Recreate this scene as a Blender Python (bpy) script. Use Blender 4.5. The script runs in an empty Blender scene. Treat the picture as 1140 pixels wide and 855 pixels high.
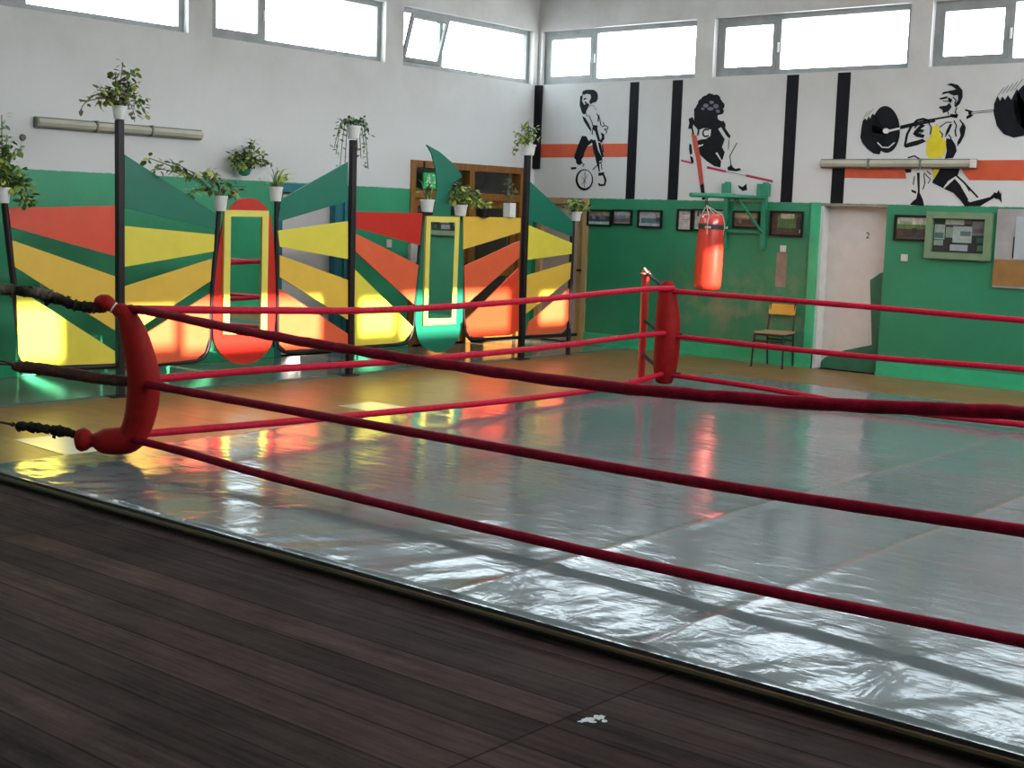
import bpy, bmesh, math, random
from math import *
from mathutils import Vector, Matrix, noise
random.seed(7)
scn = bpy.context.scene
col = scn.collection

# ------------------------------------------------------------------ survey
# camera solved from the photograph (1140x855 frame); survey(px,py,...) gives the
# room coordinate of a measured picture point on the real surface it lies on.
FPX, W2, H2 = 1511.2, 570.0, 427.5
CAM = Vector((12.591, -15.426, 1.780))
FW = Vector((-0.63613884, 0.76167277, -0.12321516))
RT = Vector((0.76455785, 0.64375198, 0.03216659))
UP = Vector((-0.10382041, 0.0737427, 0.99185853))
def ray(px, py): return FW + RT*((px-W2)/FPX) - UP*((py-H2)/FPX)
def survey(px, py, n, p0):
    d = ray(px, py); n = Vector(n); return CAM + d*((Vector(p0)-CAM).dot(n)/d.dot(n))
def onA(px, py, x=0.0): return survey(px, py, (1,0,0), (x,0,0))
def onB(px, py, y=0.0): return survey(px, py, (0,1,0), (0,y,0))
def onF(px, py, z=0.0): return survey(px, py, (0,0,1), (0,0,z))

# ------------------------------------------------------------------ materials
MATS = {}
def nmat(name):
    m = bpy.data.materials.new(name); m.use_nodes = True
    nt = m.node_tree; b = nt.nodes['Principled BSDF']
    return m, nt, b
def node(nt, kind, **kw):
    n = nt.nodes.new(kind)
    for k, v in kw.items():
        if k in n.inputs: n.inputs[k].default_value = v
        else: setattr(n, k, v)
    return n
def c4(c): return (c[0], c[1], c[2], 1)
def mat(name, c, rough=.5, var=.12, scale=6, metal=0, spec=.5, bump=0, bscale=40, c2=None, stretch=(1,1,1), coat=0, emit=None):
    if name in MATS: return MATS[name]
    m, nt, b = nmat(name); L = nt.links.new
    tc = node(nt, 'ShaderNodeTexCoord'); mp = node(nt, 'ShaderNodeMapping', Scale=stretch)
    L(tc.outputs['Object'], mp.inputs['Vector'])
    nz = node(nt, 'ShaderNodeTexNoise', Scale=scale, Detail=5, Roughness=.6); L(mp.outputs[0], nz.inputs['Vector'])
    rp = node(nt, 'ShaderNodeValToRGB'); rp.color_ramp.elements[0].position = .3; rp.color_ramp.elements[1].position = .7
    d = c2 if c2 else [max(0, x*(1-var)) for x in c]
    rp.color_ramp.elements[0].color = c4(d); rp.color_ramp.elements[1].color = c4([min(1, x*(1+(0 if c2 else var))) for x in c])
    L(nz.outputs['Fac'], rp.inputs['Fac']); L(rp.outputs[0], b.inputs['Base Color'])
    b.inputs['Roughness'].default_value = rough; b.inputs['Metallic'].default_value = metal
    b.inputs['Specular IOR Level'].default_value = spec
    b.inputs['Coat Weight'].default_value = coat
    if emit: b.inputs['Emission Color'].default_value = c4(c); b.inputs['Emission Strength'].default_value = emit
    if bump:
        n2 = node(nt, 'ShaderNodeTexNoise', Scale=bscale, Detail=4); L(mp.outputs[0], n2.inputs['Vector'])
        bp = node(nt, 'ShaderNodeBump', Strength=bump, Distance=.01); L(n2.outputs['Fac'], bp.inputs['Height']); L(bp.outputs[0], b.inputs['Normal'])
    MATS[name] = m; return m

def ramp(nt, p0, c0, p1, c1):
    r = node(nt, 'ShaderNodeValToRGB'); e = r.color_ramp.elements
    e[0].position = p0; e[0].color = c4(c0) if len(c0) == 3 else c0
    e[1].position = p1; e[1].color = c4(c1) if len(c1) == 3 else c1
    return r
def mathn(nt, op, a=None, b=None, clamp=False):
    n = nt.nodes.new('ShaderNodeMath'); n.operation = op; n.use_clamp = clamp
    for i, v in enumerate((a, b)):
        if v is None: continue
        if isinstance(v, (int, float)): n.inputs[i].default_value = v
        else: nt.links.new(v, n.inputs[i])
    return n.outputs[0]
def mixc(nt, f, a, b):
    n = nt.nodes.new('ShaderNodeMix'); n.data_type = 'RGBA'
    for idx, v in ((0, f), (6, a), (7, b)):
        if isinstance(v, (int, float)): n.inputs[idx].default_value = v
        elif isinstance(v, (tuple, list)): n.inputs[idx].default_value = c4(v)
        else: nt.links.new(v, n.inputs[idx])
    return n.outputs[2]

WHITE_P = (.600, .602, .605)
GREEN_P = (.030, .300, .150)
def wall_material(name, ztop, worn=None, dark=1.0):
    m, nt, b = nmat(name); L = nt.links.new
    tc = node(nt, 'ShaderNodeTexCoord'); sp = node(nt, 'ShaderNodeSeparateXYZ'); L(tc.outputs['Object'], sp.inputs[0])
    nz = node(nt, 'ShaderNodeTexNoise', Scale=1.1, Detail=6, Roughness=.65); L(tc.outputs['Object'], nz.inputs['Vector'])
    nf = node(nt, 'ShaderNodeTexNoise', Scale=14, Detail=4); L(tc.outputs['Object'], nf.inputs['Vector'])
    # plaster, darker and browner towards the windows
    zdark = mathn(nt, 'MULTIPLY', mathn(nt, 'SUBTRACT', sp.outputs['Z'], 2.6), .75, True)
    zdark = mathn(nt, 'MULTIPLY', zdark, ramp(nt, .3, (.42,)*3, .75, (1,)*3).outputs[0].node.outputs[0])
    rr = zdark.node.inputs[1].links[0].from_node; L(nz.outputs['Fac'], rr.inputs['Fac'])
    white = mixc(nt, zdark, WHITE_P, (.35, .325, .305))
    gr = ramp(nt, .3, [x*.82*dark for x in GREEN_P], .7, [x*1.1*dark for x in GREEN_P]); L(nz.outputs['Fac'], gr.inputs['Fac'])
    green = gr.outputs[0]
    if worn:
        x0, x1, z0, z1 = worn
        fx = mathn(nt, 'MULTIPLY', mathn(nt, 'SUBTRACT', sp.outputs['X'], x0), 1.2, True)
        fx2 = mathn(nt, 'MULTIPLY', mathn(nt, 'SUBTRACT', x1, sp.outputs['X']), 1.2, True)
        fz = mathn(nt, 'MULTIPLY', mathn(nt, 'SUBTRACT', sp.outputs['Z'], z0), 2.0, True)
        fz2 = mathn(nt, 'MULTIPLY', mathn(nt, 'SUBTRACT', z1, sp.outputs['Z']), 2.0, True)
        wz = node(nt, 'ShaderNodeTexNoise', Scale=2.6, Detail=6, Roughness=.6); L(tc.outputs['Object'], wz.inputs['Vector'])
        wr = ramp(nt, .46, (0,)*3, .66, (1,)*3); L(wz.outputs['Fac'], wr.inputs['Fac'])
        f = mathn(nt, 'MULTIPLY', mathn(nt, 'MULTIPLY', fx, fx2), mathn(nt, 'MULTIPLY', fz, fz2))
        f = mathn(nt, 'MULTIPLY', f, wr.outputs[0]); f = mathn(nt, 'MULTIPLY', f, .62)
        green = mixc(nt, f, green, (.33, .24, .16))
    edge = mathn(nt, 'ADD', ztop, mathn(nt, 'MULTIPLY', mathn(nt, 'SUBTRACT', nf.outputs['Fac'], .5), .02))
    f = mathn(nt, 'MULTIPLY', mathn(nt, 'SUBTRACT', sp.outputs['Z'], edge), 120, True)
    L(mixc(nt, f, green, white), b.inputs['Base Color'])
    L(mathn(nt, 'ADD', .42, mathn(nt, 'MULTIPLY', f, .4)), b.inputs['Roughness'])
    bp = node(nt, 'ShaderNodeBump', Strength=.15, Distance=.01); L(nf.outputs['Fac'], bp.inputs['Height']); L(bp.outputs[0], b.inputs['Normal'])
    return m

def floor_material():
    m, nt, b = nmat('worn brown board floor'); L = nt.links.new
    tc = node(nt, 'ShaderNodeTexCoord'); mp = node(nt, 'ShaderNodeMapping', Location=(-6.04, 0.02, 0)); L(tc.outputs['Object'], mp.inputs['Vector'])
    br = node(nt, 'ShaderNodeTexBrick', Scale=1, **{'Mortar Size': .009, 'Brick Width': 3.73, 'Row Height': .21, 'Bias': 0, 'Mortar Smooth': .8})
    br.offset = 0.0; br.inputs['Color1'].default_value = (.68, .68, .68, 1); br.inputs['Color2'].default_value = (1.2, 1.15, 1.12, 1); br.inputs['Mortar'].default_value = (.36, .33, .33, 1)
    L(mp.outputs[0], br.inputs['Vector'])
    ms = node(nt, 'ShaderNodeMapping', Scale=(.9, 7, 1)); L(tc.outputs['Object'], ms.inputs['Vector'])
    nz = node(nt, 'ShaderNodeTexNoise', Scale=1.6, Detail=7, Roughness=.7); L(ms.outputs[0], nz.inputs['Vector'])
    m4 = node(nt, 'ShaderNodeMapping', Scale=(.55, 26, 1)); L(tc.outputs['Object'], m4.inputs['Vector'])
    n4 = node(nt, 'ShaderNodeTexNoise', Scale=1.5, Detail=6, Roughness=.7, Distortion=.4); L(m4.outputs[0], n4.inputs['Vector'])
    n5 = node(nt, 'ShaderNodeTexNoise', Scale=1.3, Detail=8, Roughness=.72); L(tc.outputs['Object'], n5.inputs['Vector'])
    wear = mathn(nt, 'ADD', mathn(nt, 'MULTIPLY', nz.outputs['Fac'], .35), mathn(nt, 'ADD', mathn(nt, 'MULTIPLY', n4.outputs['Fac'], .30), mathn(nt, 'MULTIPLY', n5.outputs['Fac'], .35)))
    rp = ramp(nt, .38, (.012, .008, .0078), .64, (.082, .056, .050)); L(wear, rp.inputs['Fac'])
    n3 = node(nt, 'ShaderNodeTexNoise', Scale=.9, Detail=5, Roughness=.6); L(tc.outputs['Object'], n3.inputs['Vector'])
    # the floor is browner and glossier beyond the ring's outer edge
    sp = node(nt, 'ShaderNodeSeparateXYZ'); L(tc.outputs['Object'], sp.inputs[0])
    far = mathn(nt, 'MULTIPLY', mathn(nt, 'ADD', sp.outputs['Y'], 11.0), 6, True)
    var = ramp(nt, .3, (.19, .105, .040), .7, (.30, .170, .065)); L(nz.outputs['Fac'], var.inputs['Fac'])
    base = mixc(nt, far, rp.outputs[0], var.outputs[0])
    mul = nt.nodes.new('ShaderNodeMix'); mul.data_type = 'RGBA'; mul.blend_type = 'MULTIPLY'; mul.inputs[0].default_value = 1
    L(base, mul.inputs[6]); L(mixc(nt, mathn(nt, 'MULTIPLY', far, .75), br.outputs['Color'], (.95, .95, .95)), mul.inputs[7]); L(mul.outputs[2], b.inputs['Base Color'])
    rg = mathn(nt, 'ADD', .52, mathn(nt, 'MULTIPLY', n3.outputs['Fac'], .26)); rg = mathn(nt, 'SUBTRACT', rg, mathn(nt, 'MULTIPLY', far, .28))
    L(mathn(nt, 'ADD', .03, mathn(nt, 'MULTIPLY', far, .38)), b.inputs['Specular IOR Level'])
    L(rg, b.inputs['Roughness'])
    h = mathn(nt, 'ADD', mathn(nt, 'MULTIPLY', wear, .8), mathn(nt, 'MULTIPLY', br.outputs['Color'], .6))
    bp = node(nt, 'ShaderNodeBump', Strength=.22, Distance=.008); L(h, bp.inputs['Height']); L(bp.outputs[0], b.inputs['Normal'])
    return m

def canvas_material():
    m, nt, b = nmat('grey plastic ring sheet'); L = nt.links.new
    tc = node(nt, 'ShaderNodeTexCoord')
    nz = node(nt, 'ShaderNodeTexNoise', Scale=.7, Detail=6, Roughness=.65); L(tc.outputs['Object'], nz.inputs['Vector'])
    rp = ramp(nt, .3, (.118, .145, .150), .7, (.160, .192, .198)); L(nz.outputs['Fac'], rp.inputs['Fac'])
    sp = node(nt, 'ShaderNodeSeparateXYZ'); L(tc.outputs['Object'], sp.inputs[0])
    # welded seams
    def line(v, at, w):
        d = mathn(nt, 'ABSOLUTE', mathn(nt, 'SUBTRACT', v, at)); return mathn(nt, 'SUBTRACT', 1, mathn(nt, 'MULTIPLY', d, 1/w), True)
    wob = mathn(nt, 'ADD', sp.outputs['X'], mathn(nt, 'MULTIPLY', nz.outputs['Fac'], .05))
    s1 = line(wob, 8.58, .03); s2 = line(wob, 9.62, .035); s3 = line(sp.outputs['Y'], -8.72, .03)
    s = mathn(nt, 'MAXIMUM', mathn(nt, 'MAXIMUM', s1, s2), mathn(nt, 'MULTIPLY', s3, .5))
    red = mixc(nt, mathn(nt, 'MULTIPLY', s, .32), rp.outputs[0], (.36, .20, .17))
    L(red, b.inputs['Base Color'])
    n2 = node(nt, 'ShaderNodeTexNoise', Scale=.5, Detail=3); L(tc.outputs['Object'], n2.inputs['Vector'])
    L(mathn(nt, 'ADD', .06, mathn(nt, 'MULTIPLY', n2.outputs['Fac'], .10)), b.inputs['Roughness'])
    b.inputs['Specular IOR Level'].default_value = .25
    mp = node(nt, 'ShaderNodeMapping', Scale=(1, 2.2, 1), Rotation=(0, 0, .5)); L(tc.outputs['Object'], mp.inputs['Vector'])
    w1 = node(nt, 'ShaderNodeTexNoise', Scale=3.2, Detail=3, Roughness=.5, Distortion=.6); L(mp.outputs[0], w1.inputs['Vector'])
    w2 = node(nt, 'ShaderNodeTexNoise', Scale=17, Detail=4, Roughness=.55); L(mp.outputs[0], w2.inputs['Vector'])
    h = mathn(nt, 'ADD', w1.outputs['Fac'], mathn(nt, 'MULTIPLY', w2.outputs['Fac'], .22)); h = mathn(nt, 'ADD', h, mathn(nt, 'MULTIPLY', s, .12))
    ed = mathn(nt, 'SUBTRACT', 1, mathn(nt, 'MULTIPLY', mathn(nt, 'ADD', sp.outputs['Y'], 11.02), .9), True)
    m3 = node(nt, 'ShaderNodeMapping', Scale=(5.5, 1.6, 1), Rotation=(0, 0, -.35)); L(tc.outputs['Object'], m3.inputs['Vector'])
    w3 = node(nt, 'ShaderNodeTexNoise', Scale=1.6, Detail=3, Roughness=.45, Distortion=.8); L(m3.outputs[0], w3.inputs['Vector'])
    fold = mathn(nt, 'ABSOLUTE', mathn(nt, 'SUBTRACT', w3.outputs['Fac'], .5)); h = mathn(nt, 'ADD', h, mathn(nt, 'MULTIPLY', mathn(nt, 'MULTIPLY', fold, ed), .95))
    bp = node(nt, 'ShaderNodeBump', Strength=.17, Distance=.02); L(h, bp.inputs['Height']); L(bp.outputs[0], b.inputs['Normal'])
    return m

def glass_material():
    m = bpy.data.materials.new('window glass'); m.use_nodes = True; nt = m.node_tree; nt.nodes.clear()
    o = node(nt, 'ShaderNodeOutputMaterial'); t = node(nt, 'ShaderNodeBsdfTransparent', Color=(.96, .98, .97, 1)); g = node(nt, 'ShaderNodeBsdfGlossy', Roughness=.02)
    mx = node(nt, 'ShaderNodeMixShader', Fac=.05)
    nt.links.new(t.outputs[0], mx.inputs[1]); nt.links.new(g.outputs[0], mx.inputs[2]); nt.links.new(mx.outputs[0], o.inputs[0])
    return m
GLASS = glass_material()
DOORGLASS = GLASS
M_black = mat('black enamel', (.010, .009, .010), .4, spec=.25)
M_pole = mat('dark brown painted steel', (.016, .009, .012), .4, .3, spec=.3)
M_white = mat('white painted metal', (.62, .62, .60), .45, .08)
M_frame = mat('grey painted window steel', (.21, .22, .22), .5, .15)
M_reveal = mat('white window reveal', (.62, .61, .60), .7, .06)
M_red = mat('red board paint', (.50, .020, .012), .30, .05)
M_vred = mat('vermilion board paint', (.66, .075, .035), .30, .05)
M_orange = mat('orange board paint', (.70, .115, .045), .30, .05)
M_ored = mat('orange red board paint', (.68, .055, .020), .30, .05)
M_yel = mat('lemon board paint', (.70, .60, .068), .32, .04)
M_ochre = mat('ochre board paint', (.72, .46, .062), .32, .04)
M_teal = mat('dark teal board paint', (.010, .150, .095), .30, .06)
M_frameyel = mat('pale yellow mirror frame paint', (.72, .62, .12), .35, .05)
M_rope = mat('crimson rope cover', (.44, .007, .030), .5, .22, 25, bump=.2, bscale=120, spec=.12)
M_ropedark = mat('wine red taped rope', (.190, .002, .015), .6, .35, 18, bump=.3, bscale=60, spec=.08)
M_pad = mat('red vinyl pad', (.235, .007, .006), .6, .16, 9, bump=.08, bscale=30, spec=.12)
M_tape = mat('frayed dark tape', (.022, .017, .014), .75, .7, 45, c2=(.004, .007, .006), spec=.1, bump=.9, bscale=70)
M_tapebr = mat('brown taped strap', (.070, .022, .012), .6, .5, 22, c2=(.018, .009, .008), spec=.2, bump=.6, bscale=60)
M_strapgr = mat('dark green webbing', (.020, .032, .024), .7, .3)
M_post = mat('red painted steel post', (.50, .018, .015), .35, .15)
M_bag = mat('red leather bag', (.66, .040, .022), .27, .12, 8, bump=.05, bscale=25, spec=.7, coat=.5)
M_strap = mat('pale webbing', (.55, .52, .45), .7, .1)
M_chain = mat('dark steel chain', (.06, .055, .05), .4, .2, metal=.7)
M_gsteel = mat('green painted steel', (.028, .235, .130), .4, .12)
M_glight = mat('bright green skirting paint', (.035, .43, .215), .35, .1)
M_wood = mat('varnished brown door timber', (.23, .095, .018), .35, .3, 5, stretch=(6, 6, .6))
M_lwood = mat('light wood trim', (.42, .29, .13), .45, .2, 6, stretch=(6, 6, .6))
M_dark = mat('dark interior', (.030, .028, .026), .6, .2)
M_corr = mat('corridor plaster', (.52, .46, .41), .8, .08)
M_leafdoor = mat('pale door paint', (.64, .59, .56), .5, .05)
M_tealframe = mat('petrol blue door paint', (.012, .150, .190), .4, .1)
M_greyleaf = mat('pale grey door paint', (.56, .53, .54), .5, .05)
M_batten = mat('tan edge batten', (.160, .098, .050), .5, .3, 8, stretch=(1, 12, 12))
M_edge = mat('black edge and painted shadow', (.020, .018, .017), .55, .4)
M_mirror = mat('mirror glass', (.80, .84, .82), .015, 0, metal=1)
M_pot = mat('white plastic pot', (.66, .65, .64), .45, .08)
M_soil = mat('potting soil', (.03, .02, .014), .9, .4, 40)
M_leaf = [mat('mid green leaf', (.150, .240, .050), .45, .3), mat('dark green leaf', (.065, .130, .035), .45, .3), mat('brownish leaf', (.140, .095, .045), .5, .3), mat('yellow green leaf', (.30, .36, .05), .45, .3)]
M_stem = mat('plant stem', (.07, .09, .03), .6, .2)
M_ink = mat('black mural paint', (.007, .008, .011), .7, .25, spec=.15)
M_grink = mat('grey violet mural paint', (.13, .13, .17), .7, .3, 12)
M_band = mat('orange band paint', (.58, .085, .030), .6, .10)
M_wpaint = mat('white mural paint', (.62, .61, .60), .75, .05)
M_ypaint = mat('yellow mural paint', (.62, .52, .010), .65, .12)
M_mred = mat('crimson mural paint', (.42, .015, .050), .6, .15)
M_stick = mat('brick red mural paint', (.46, .055, .030), .6, .25)
M_tub = mat('yellowed lamp diffuser', (.44, .42, .34), .4, .15, 3)
M_fix = mat('grimy lamp housing', (.17, .165, .14), .55, .25, 5)
M_plast = mat('ivory switch plastic', (.62, .60, .52), .4, .05)

# ------------------------------------------------------------------ mesh tools
def text_mesh(name, body, size, m, matrix, parent, offset=0):
    tx = bpy.data.curves.new(name, 'FONT'); tx.body = body; tx.size = size; tx.extrude = .0008; tx.offset = offset
    tmp = bpy.data.objects.new(name, tx); col.objects.link(tmp); bpy.context.view_layer.update()
    me = bpy.data.meshes.new_from_object(tmp.evaluated_get(bpy.context.evaluated_depsgraph_get())); bpy.data.objects.remove(tmp); bpy.data.curves.remove(tx)
    me.materials.clear(); me.materials.append(m); me.transform(matrix); me.name = name
    o = bpy.data.objects.new(name, me); col.objects.link(o); bpy.context.view_layer.update(); o.parent = parent; o.matrix_parent_inverse = parent.matrix_world.inverted(); return o
class MB:
    def __init__(s): s.v = []; s.f = []; s.m = []
    def add(s, vs, fs, mi=0):
        o = len(s.v); s.v += [tuple(v) for v in vs]; s.f += [tuple(i+o for i in f) for f in fs]; s.m += [mi]*len(fs); return s
    def box(s, a, b, mi=0):
        x0, x1 = sorted((a[0], b[0])); y0, y1 = sorted((a[1], b[1])); z0, z1 = sorted((a[2], b[2]))
        vs = [(x0,y0,z0),(x1,y0,z0),(x1,y1,z0),(x0,y1,z0),(x0,y0,z1),(x1,y0,z1),(x1,y1,z1),(x0,y1,z1)]
        return s.add(vs, [(0,3,2,1),(4,5,6,7),(0,1,5,4),(1,2,6,5),(2,3,7,6),(3,0,4,7)], mi)
    def prism(s, pts, off, mi=0):                       # flat polygon given thickness
        n = len(pts); off = Vector(off); p = [Vector(q) for q in pts]
        vs = p + [q+off for q in p]
        fs = [tuple(range(n)), tuple(range(2*n-1, n-1, -1))] + [(i, i+n, (i+1) % n + n, (i+1) % n) for i in range(n)]
        return s.add(vs, fs, mi)
    def face(s, pts, mi=0): return s.add(pts, [tuple(range(len(pts)))], mi)
    def ring(s, outer, inner, off, mi=0):               # frame between two loops of equal count
        n = len(outer); off = Vector(off); o = [Vector(q) for q in outer]; i_ = [Vector(q) for q in inner]
        vs = o + i_ + [q+off for q in o] + [q+off for q in i_]; fs = []
        for k in range(n):
            j = (k+1) % n
            fs += [(k, j, n+j, n+k), (2*n+k, 3*n+k, 3*n+j, 2*n+j), (k, 2*n+k, 2*n+j, j), (n+k, n+j, 3*n+j, 3*n+k)]
        return s.add(vs, fs, mi)
    def tube(s, pts, r, n=10, caps=True, mi=0):
        p = [Vector(q) for q in pts]; rs = r if isinstance(r, (list, tuple)) else [r]*len(p)
        t = [(p[min(i+1, len(p)-1)]-p[max(i-1, 0)]).normalized() for i in range(len(p))]
        a = Vector((0, 0, 1)) if abs(t[0].z) < .9 else Vector((1, 0, 0))
        u = (a - t[0]*a.dot(t[0])).normalized(); vs = []; fs = []
        for i in range(len(p)):
            u = (u - t[i]*u.dot(t[i])).normalized(); w = t[i].cross(u)
            for k in range(n):
                an = 2*pi*k/n; vs.append(p[i] + (u*cos(an)+w*sin(an))*rs[i])
        for i in range(len(p)-1):
            for k in range(n):
                k2 = (k+1) % n; fs.append((i*n+k, i*n+k2, (i+1)*n+k2, (i+1)*n+k))
        if caps: fs += [tuple(range(n-1, -1, -1)), tuple(range((len(p)-1)*n, len(p)*n))]
        return s.add(vs, fs, mi)
    def lathe(s, prof, n=20, c=(0,0,0), mi=0):          # (radius, height)
        vs = []; fs = []
        for r, z in prof:
            for k in range(n): vs.append((c[0]+r*cos(2*pi*k/n), c[1]+r*sin(2*pi*k/n), c[2]+z))
        for i in range(len(prof)-1):
            for k in range(n):
                k2 = (k+1) % n; fs.append((i*n+k, i*n+k2, (i+1)*n+k2, (i+1)*n+k))
        fs += [tuple(range(n-1, -1, -1)), tuple(range((len(prof)-1)*n, len(prof)*n))]
        return s.add(vs, fs, mi)
    def build(s, name, mats, parent=None, smooth=False, bevel=0, label=None):
        me = bpy.data.meshes.new(name); me.from_pydata([tuple(v) for v in s.v], [], s.f)
        mats = mats if isinstance(mats, (list, tuple)) else [mats]
        for m in mats: me.materials.append(m)
        for p, mi in zip(me.polygons, s.m): p.material_index = mi; p.use_smooth = smooth
        bm = bmesh.new(); bm.from_mesh(me); bmesh.ops.recalc_face_normals(bm, faces=bm.faces); bm.to_mesh(me); bm.free()
        o = bpy.data.objects.new(name, me); col.objects.link(o)
        if smooth: me.set_sharp_from_angle(angle=radians(50))
        if bevel:
            md = o.modifiers.new('edge', 'BEVEL'); md.width = bevel; md.segments = 2; md.limit_method = 'ANGLE'
        if parent is not None:
            bpy.context.view_layer.update()
            o.parent = parent; o.matrix_parent_inverse = parent.matrix_world.inverted()
        if label: o['label'] = label
        return o
def tag(o, label=None, cat=None, group=None, kind=None):
    for k, v in (('label', label), ('category', cat), ('group', group), ('kind', kind)):
        if v: o[k] = v
    return o
def thing(name, label, cat, loc=(0,0,0), group=None):
    o = bpy.data.objects.new(name, None); col.objects.link(o); o.location = loc; o.empty_display_size = .1
    bpy.context.view_layer.update(); return tag(o, label, cat, group)
def structure(o): o['kind'] = 'structure'; return o
def smoothcurve(pts, n=8):
    p = [Vector(q) for q in pts]; out = []
    for i in range(len(p)-1):
        a = p[max(i-1, 0)]; b = p[i]; c = p[i+1]; d = p[min(i+2, len(p)-1)]
        for k in range(n):
            t = k/n; out.append(.5*((2*b)+(c-a)*t+(2*a-5*b+4*c-d)*t*t+(3*b-a-3*c+d)*t**3))
    out.append(p[-1]); return out
def lerp_list(vals, m):
    out = []; n = len(vals)-1
    for i in range(m):
        t = i/(m-1)*n; k = min(int(t), n-1); out.append(vals[k]*(1-(t-k))+vals[k+1]*(t-k))
    return out

# ------------------------------------------------------------------ room shell
RX, RY, RZ = 13.3, -20.0, 5.3
WZ0, WZ1 = 3.65, 4.40
def wall(name, axis, pos, out, u0, u1, z0, z1, holes, m, mrev):
    """solid wall with rectangular openings; axis 0: plane x=pos, u=y; axis 1: plane y=pos, u=x; out = outward offset"""
    us = sorted(set([u0, u1] + [h[0] for h in holes] + [h[1] for h in holes])); zs = sorted(set([z0, z1] + [h[2] for h in holes] + [h[3] for h in holes]))
    P = (lambda u, z, d: (pos+out*d, u, z)) if axis == 0 else (lambda u, z, d: (u, pos+out*d, z))
    b = MB(); inside = lambda u, z: any(h[0] < u < h[1] and h[2] < z < h[3] for h in holes)
    for i in range(len(us)-1):
        for j in range(len(zs)-1):
            if inside((us[i]+us[i+1])/2, (zs[j]+zs[j+1])/2): continue
            for d in (0, 1): b.face([P(us[i], zs[j], d), P(us[i+1], zs[j], d), P(us[i+1], zs[j+1], d), P(us[i], zs[j+1], d)])
    for h in holes:
        for (a, c) in (((h[0], h[2]), (h[1], h[2])), ((h[1], h[2]), (h[1], h[3])), ((h[1], h[3]), (h[0], h[3])), ((h[0], h[3]), (h[0], h[2]))):
            b.face([P(a[0], a[1], 0), P(c[0], c[1], 0), P(c[0], c[1], 1), P(a[0], a[1], 1)], 1)
    for (a, c) in (((u0, z0), (u1, z0)), ((u1, z0), (u1, z1)), ((u1, z1), (u0, z1)), ((u0, z1), (u0, z0))):
        b.face([P(a[0], a[1], 0), P(c[0], c[1], 0), P(c[0], c[1], 1), P(a[0], a[1], 1)])
    me = bpy.data.meshes.new(name); me.from_pydata(b.v, [], b.f); me.materials.append(m); me.materials.append(mrev)
    for p, mi in zip(me.polygons, b.m): p.material_index = mi
    o = bpy.data.objects.new(name, me); col.objects.link(o); return structure(o)

T = .28
winA = [(-2.74, -.10), (-5.76, -3.06), (-8.80, -6.08), (-11.84, -9.10), (-14.88, -12.14), (-17.92, -15.18)]
winB = [(.05, 2.66), (2.93, 5.61), (5.87, 8.56), (8.82, 11.5)]
winC = [(-2.19, -.20), (-5.30, -2.62), (-8.25, -5.70), (-11.35, -8.75), (-14.4, -11.8), (-17.4, -14.8)]
winD = [(.8, 3.4), (3.9, 6.5)]
DZ0, DZ1 = WZ0, WZ1
CZ0 = 3.78
doorA1 = (-4.84, -3.64, 0, 2.07)        # petrol blue door
doorA2 = (-2.56, -.24, 0, 2.46)         # glazed timber entrance
doorB1 = (.10, 1.02, 0, 2.05)           # timber door by the corner
doorB2 = (4.60, 5.47, 0, 2.04)          # open doorway
mA = wall_material('left wall paint', 2.08); mB = wall_material('back wall paint', 2.05, worn=(2.1, 5.0, .15, 1.35), dark=.8); mC = wall_material('plain wall paint', 2.05)  # back wall green darkened in its colour for the weaker light there
wall('wall_left', 0, 0, -T, RY, 0, 0, RZ, [(a, b, WZ0, WZ1) for a, b in winA]+[doorA1, doorA2], mA, M_reveal)
wall('wall_back', 1, 0, T, -T, RX+T, 0, RZ, [(a, b, WZ0, WZ1) for a, b in winB]+[doorB1, doorB2], mB, M_reveal)
wall('wall_right', 0, RX, T, RY, 0, 0, RZ, [(a, b, CZ0, WZ1) for a, b in winC], mC, M_reveal)
wall('wall_front', 1, RY, -T, -T, RX+T, 0, RZ, [(a, b, DZ0, DZ1) for a, b in winD], mC, M_reveal)
structure(MB().box((-T, RY-T, RZ), (RX+T, T, RZ+.2)).build('ceiling', mat('ceiling paint', (.58, .57, .55), .8, .06)))
MX = 1.80
structure(MB().box((MX, RY-T, -.2), (RX+T, T, 0)).build('floor', floor_material()))
structure(MB().box((-T, RY-T, -.2), (MX, T, -.004)).build('floor_left', mat('grey linoleum', (.20, .20, .155), .14, .25, 1.2, bump=.04, bscale=3)))
structure(MB().box((MX-.05, RY, -.15), (MX+.05, 0, .006)).build('trim_1', mat('grey floor strip', (.12, .115, .10), .4, .2)))
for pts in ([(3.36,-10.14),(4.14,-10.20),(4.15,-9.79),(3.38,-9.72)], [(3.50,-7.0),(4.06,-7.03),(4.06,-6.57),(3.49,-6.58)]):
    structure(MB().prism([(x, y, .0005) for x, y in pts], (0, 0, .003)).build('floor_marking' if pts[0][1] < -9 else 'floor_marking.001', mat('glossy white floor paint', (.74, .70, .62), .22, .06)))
# skirting
for i, (a, b) in enumerate([(1.02, 4.60), (5.47, RX)]):
    bb = MB(); bb.box((a, -.03, 0), (b, 0, .17)); bb.box((a, -.045, 0), (b, -.03, .035))
    structure(bb.build('baseboard_back' if i == 0 else 'baseboard_back.001', M_glight))
for i, (a, b) in enumerate([(RY, -4.84), (-3.64, -2.56)]):
    structure(MB().box((0, a, 0), (.025, b, .12)).build('baseboard_left' if i == 0 else 'baseboard_left.001', M_glight))

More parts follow.
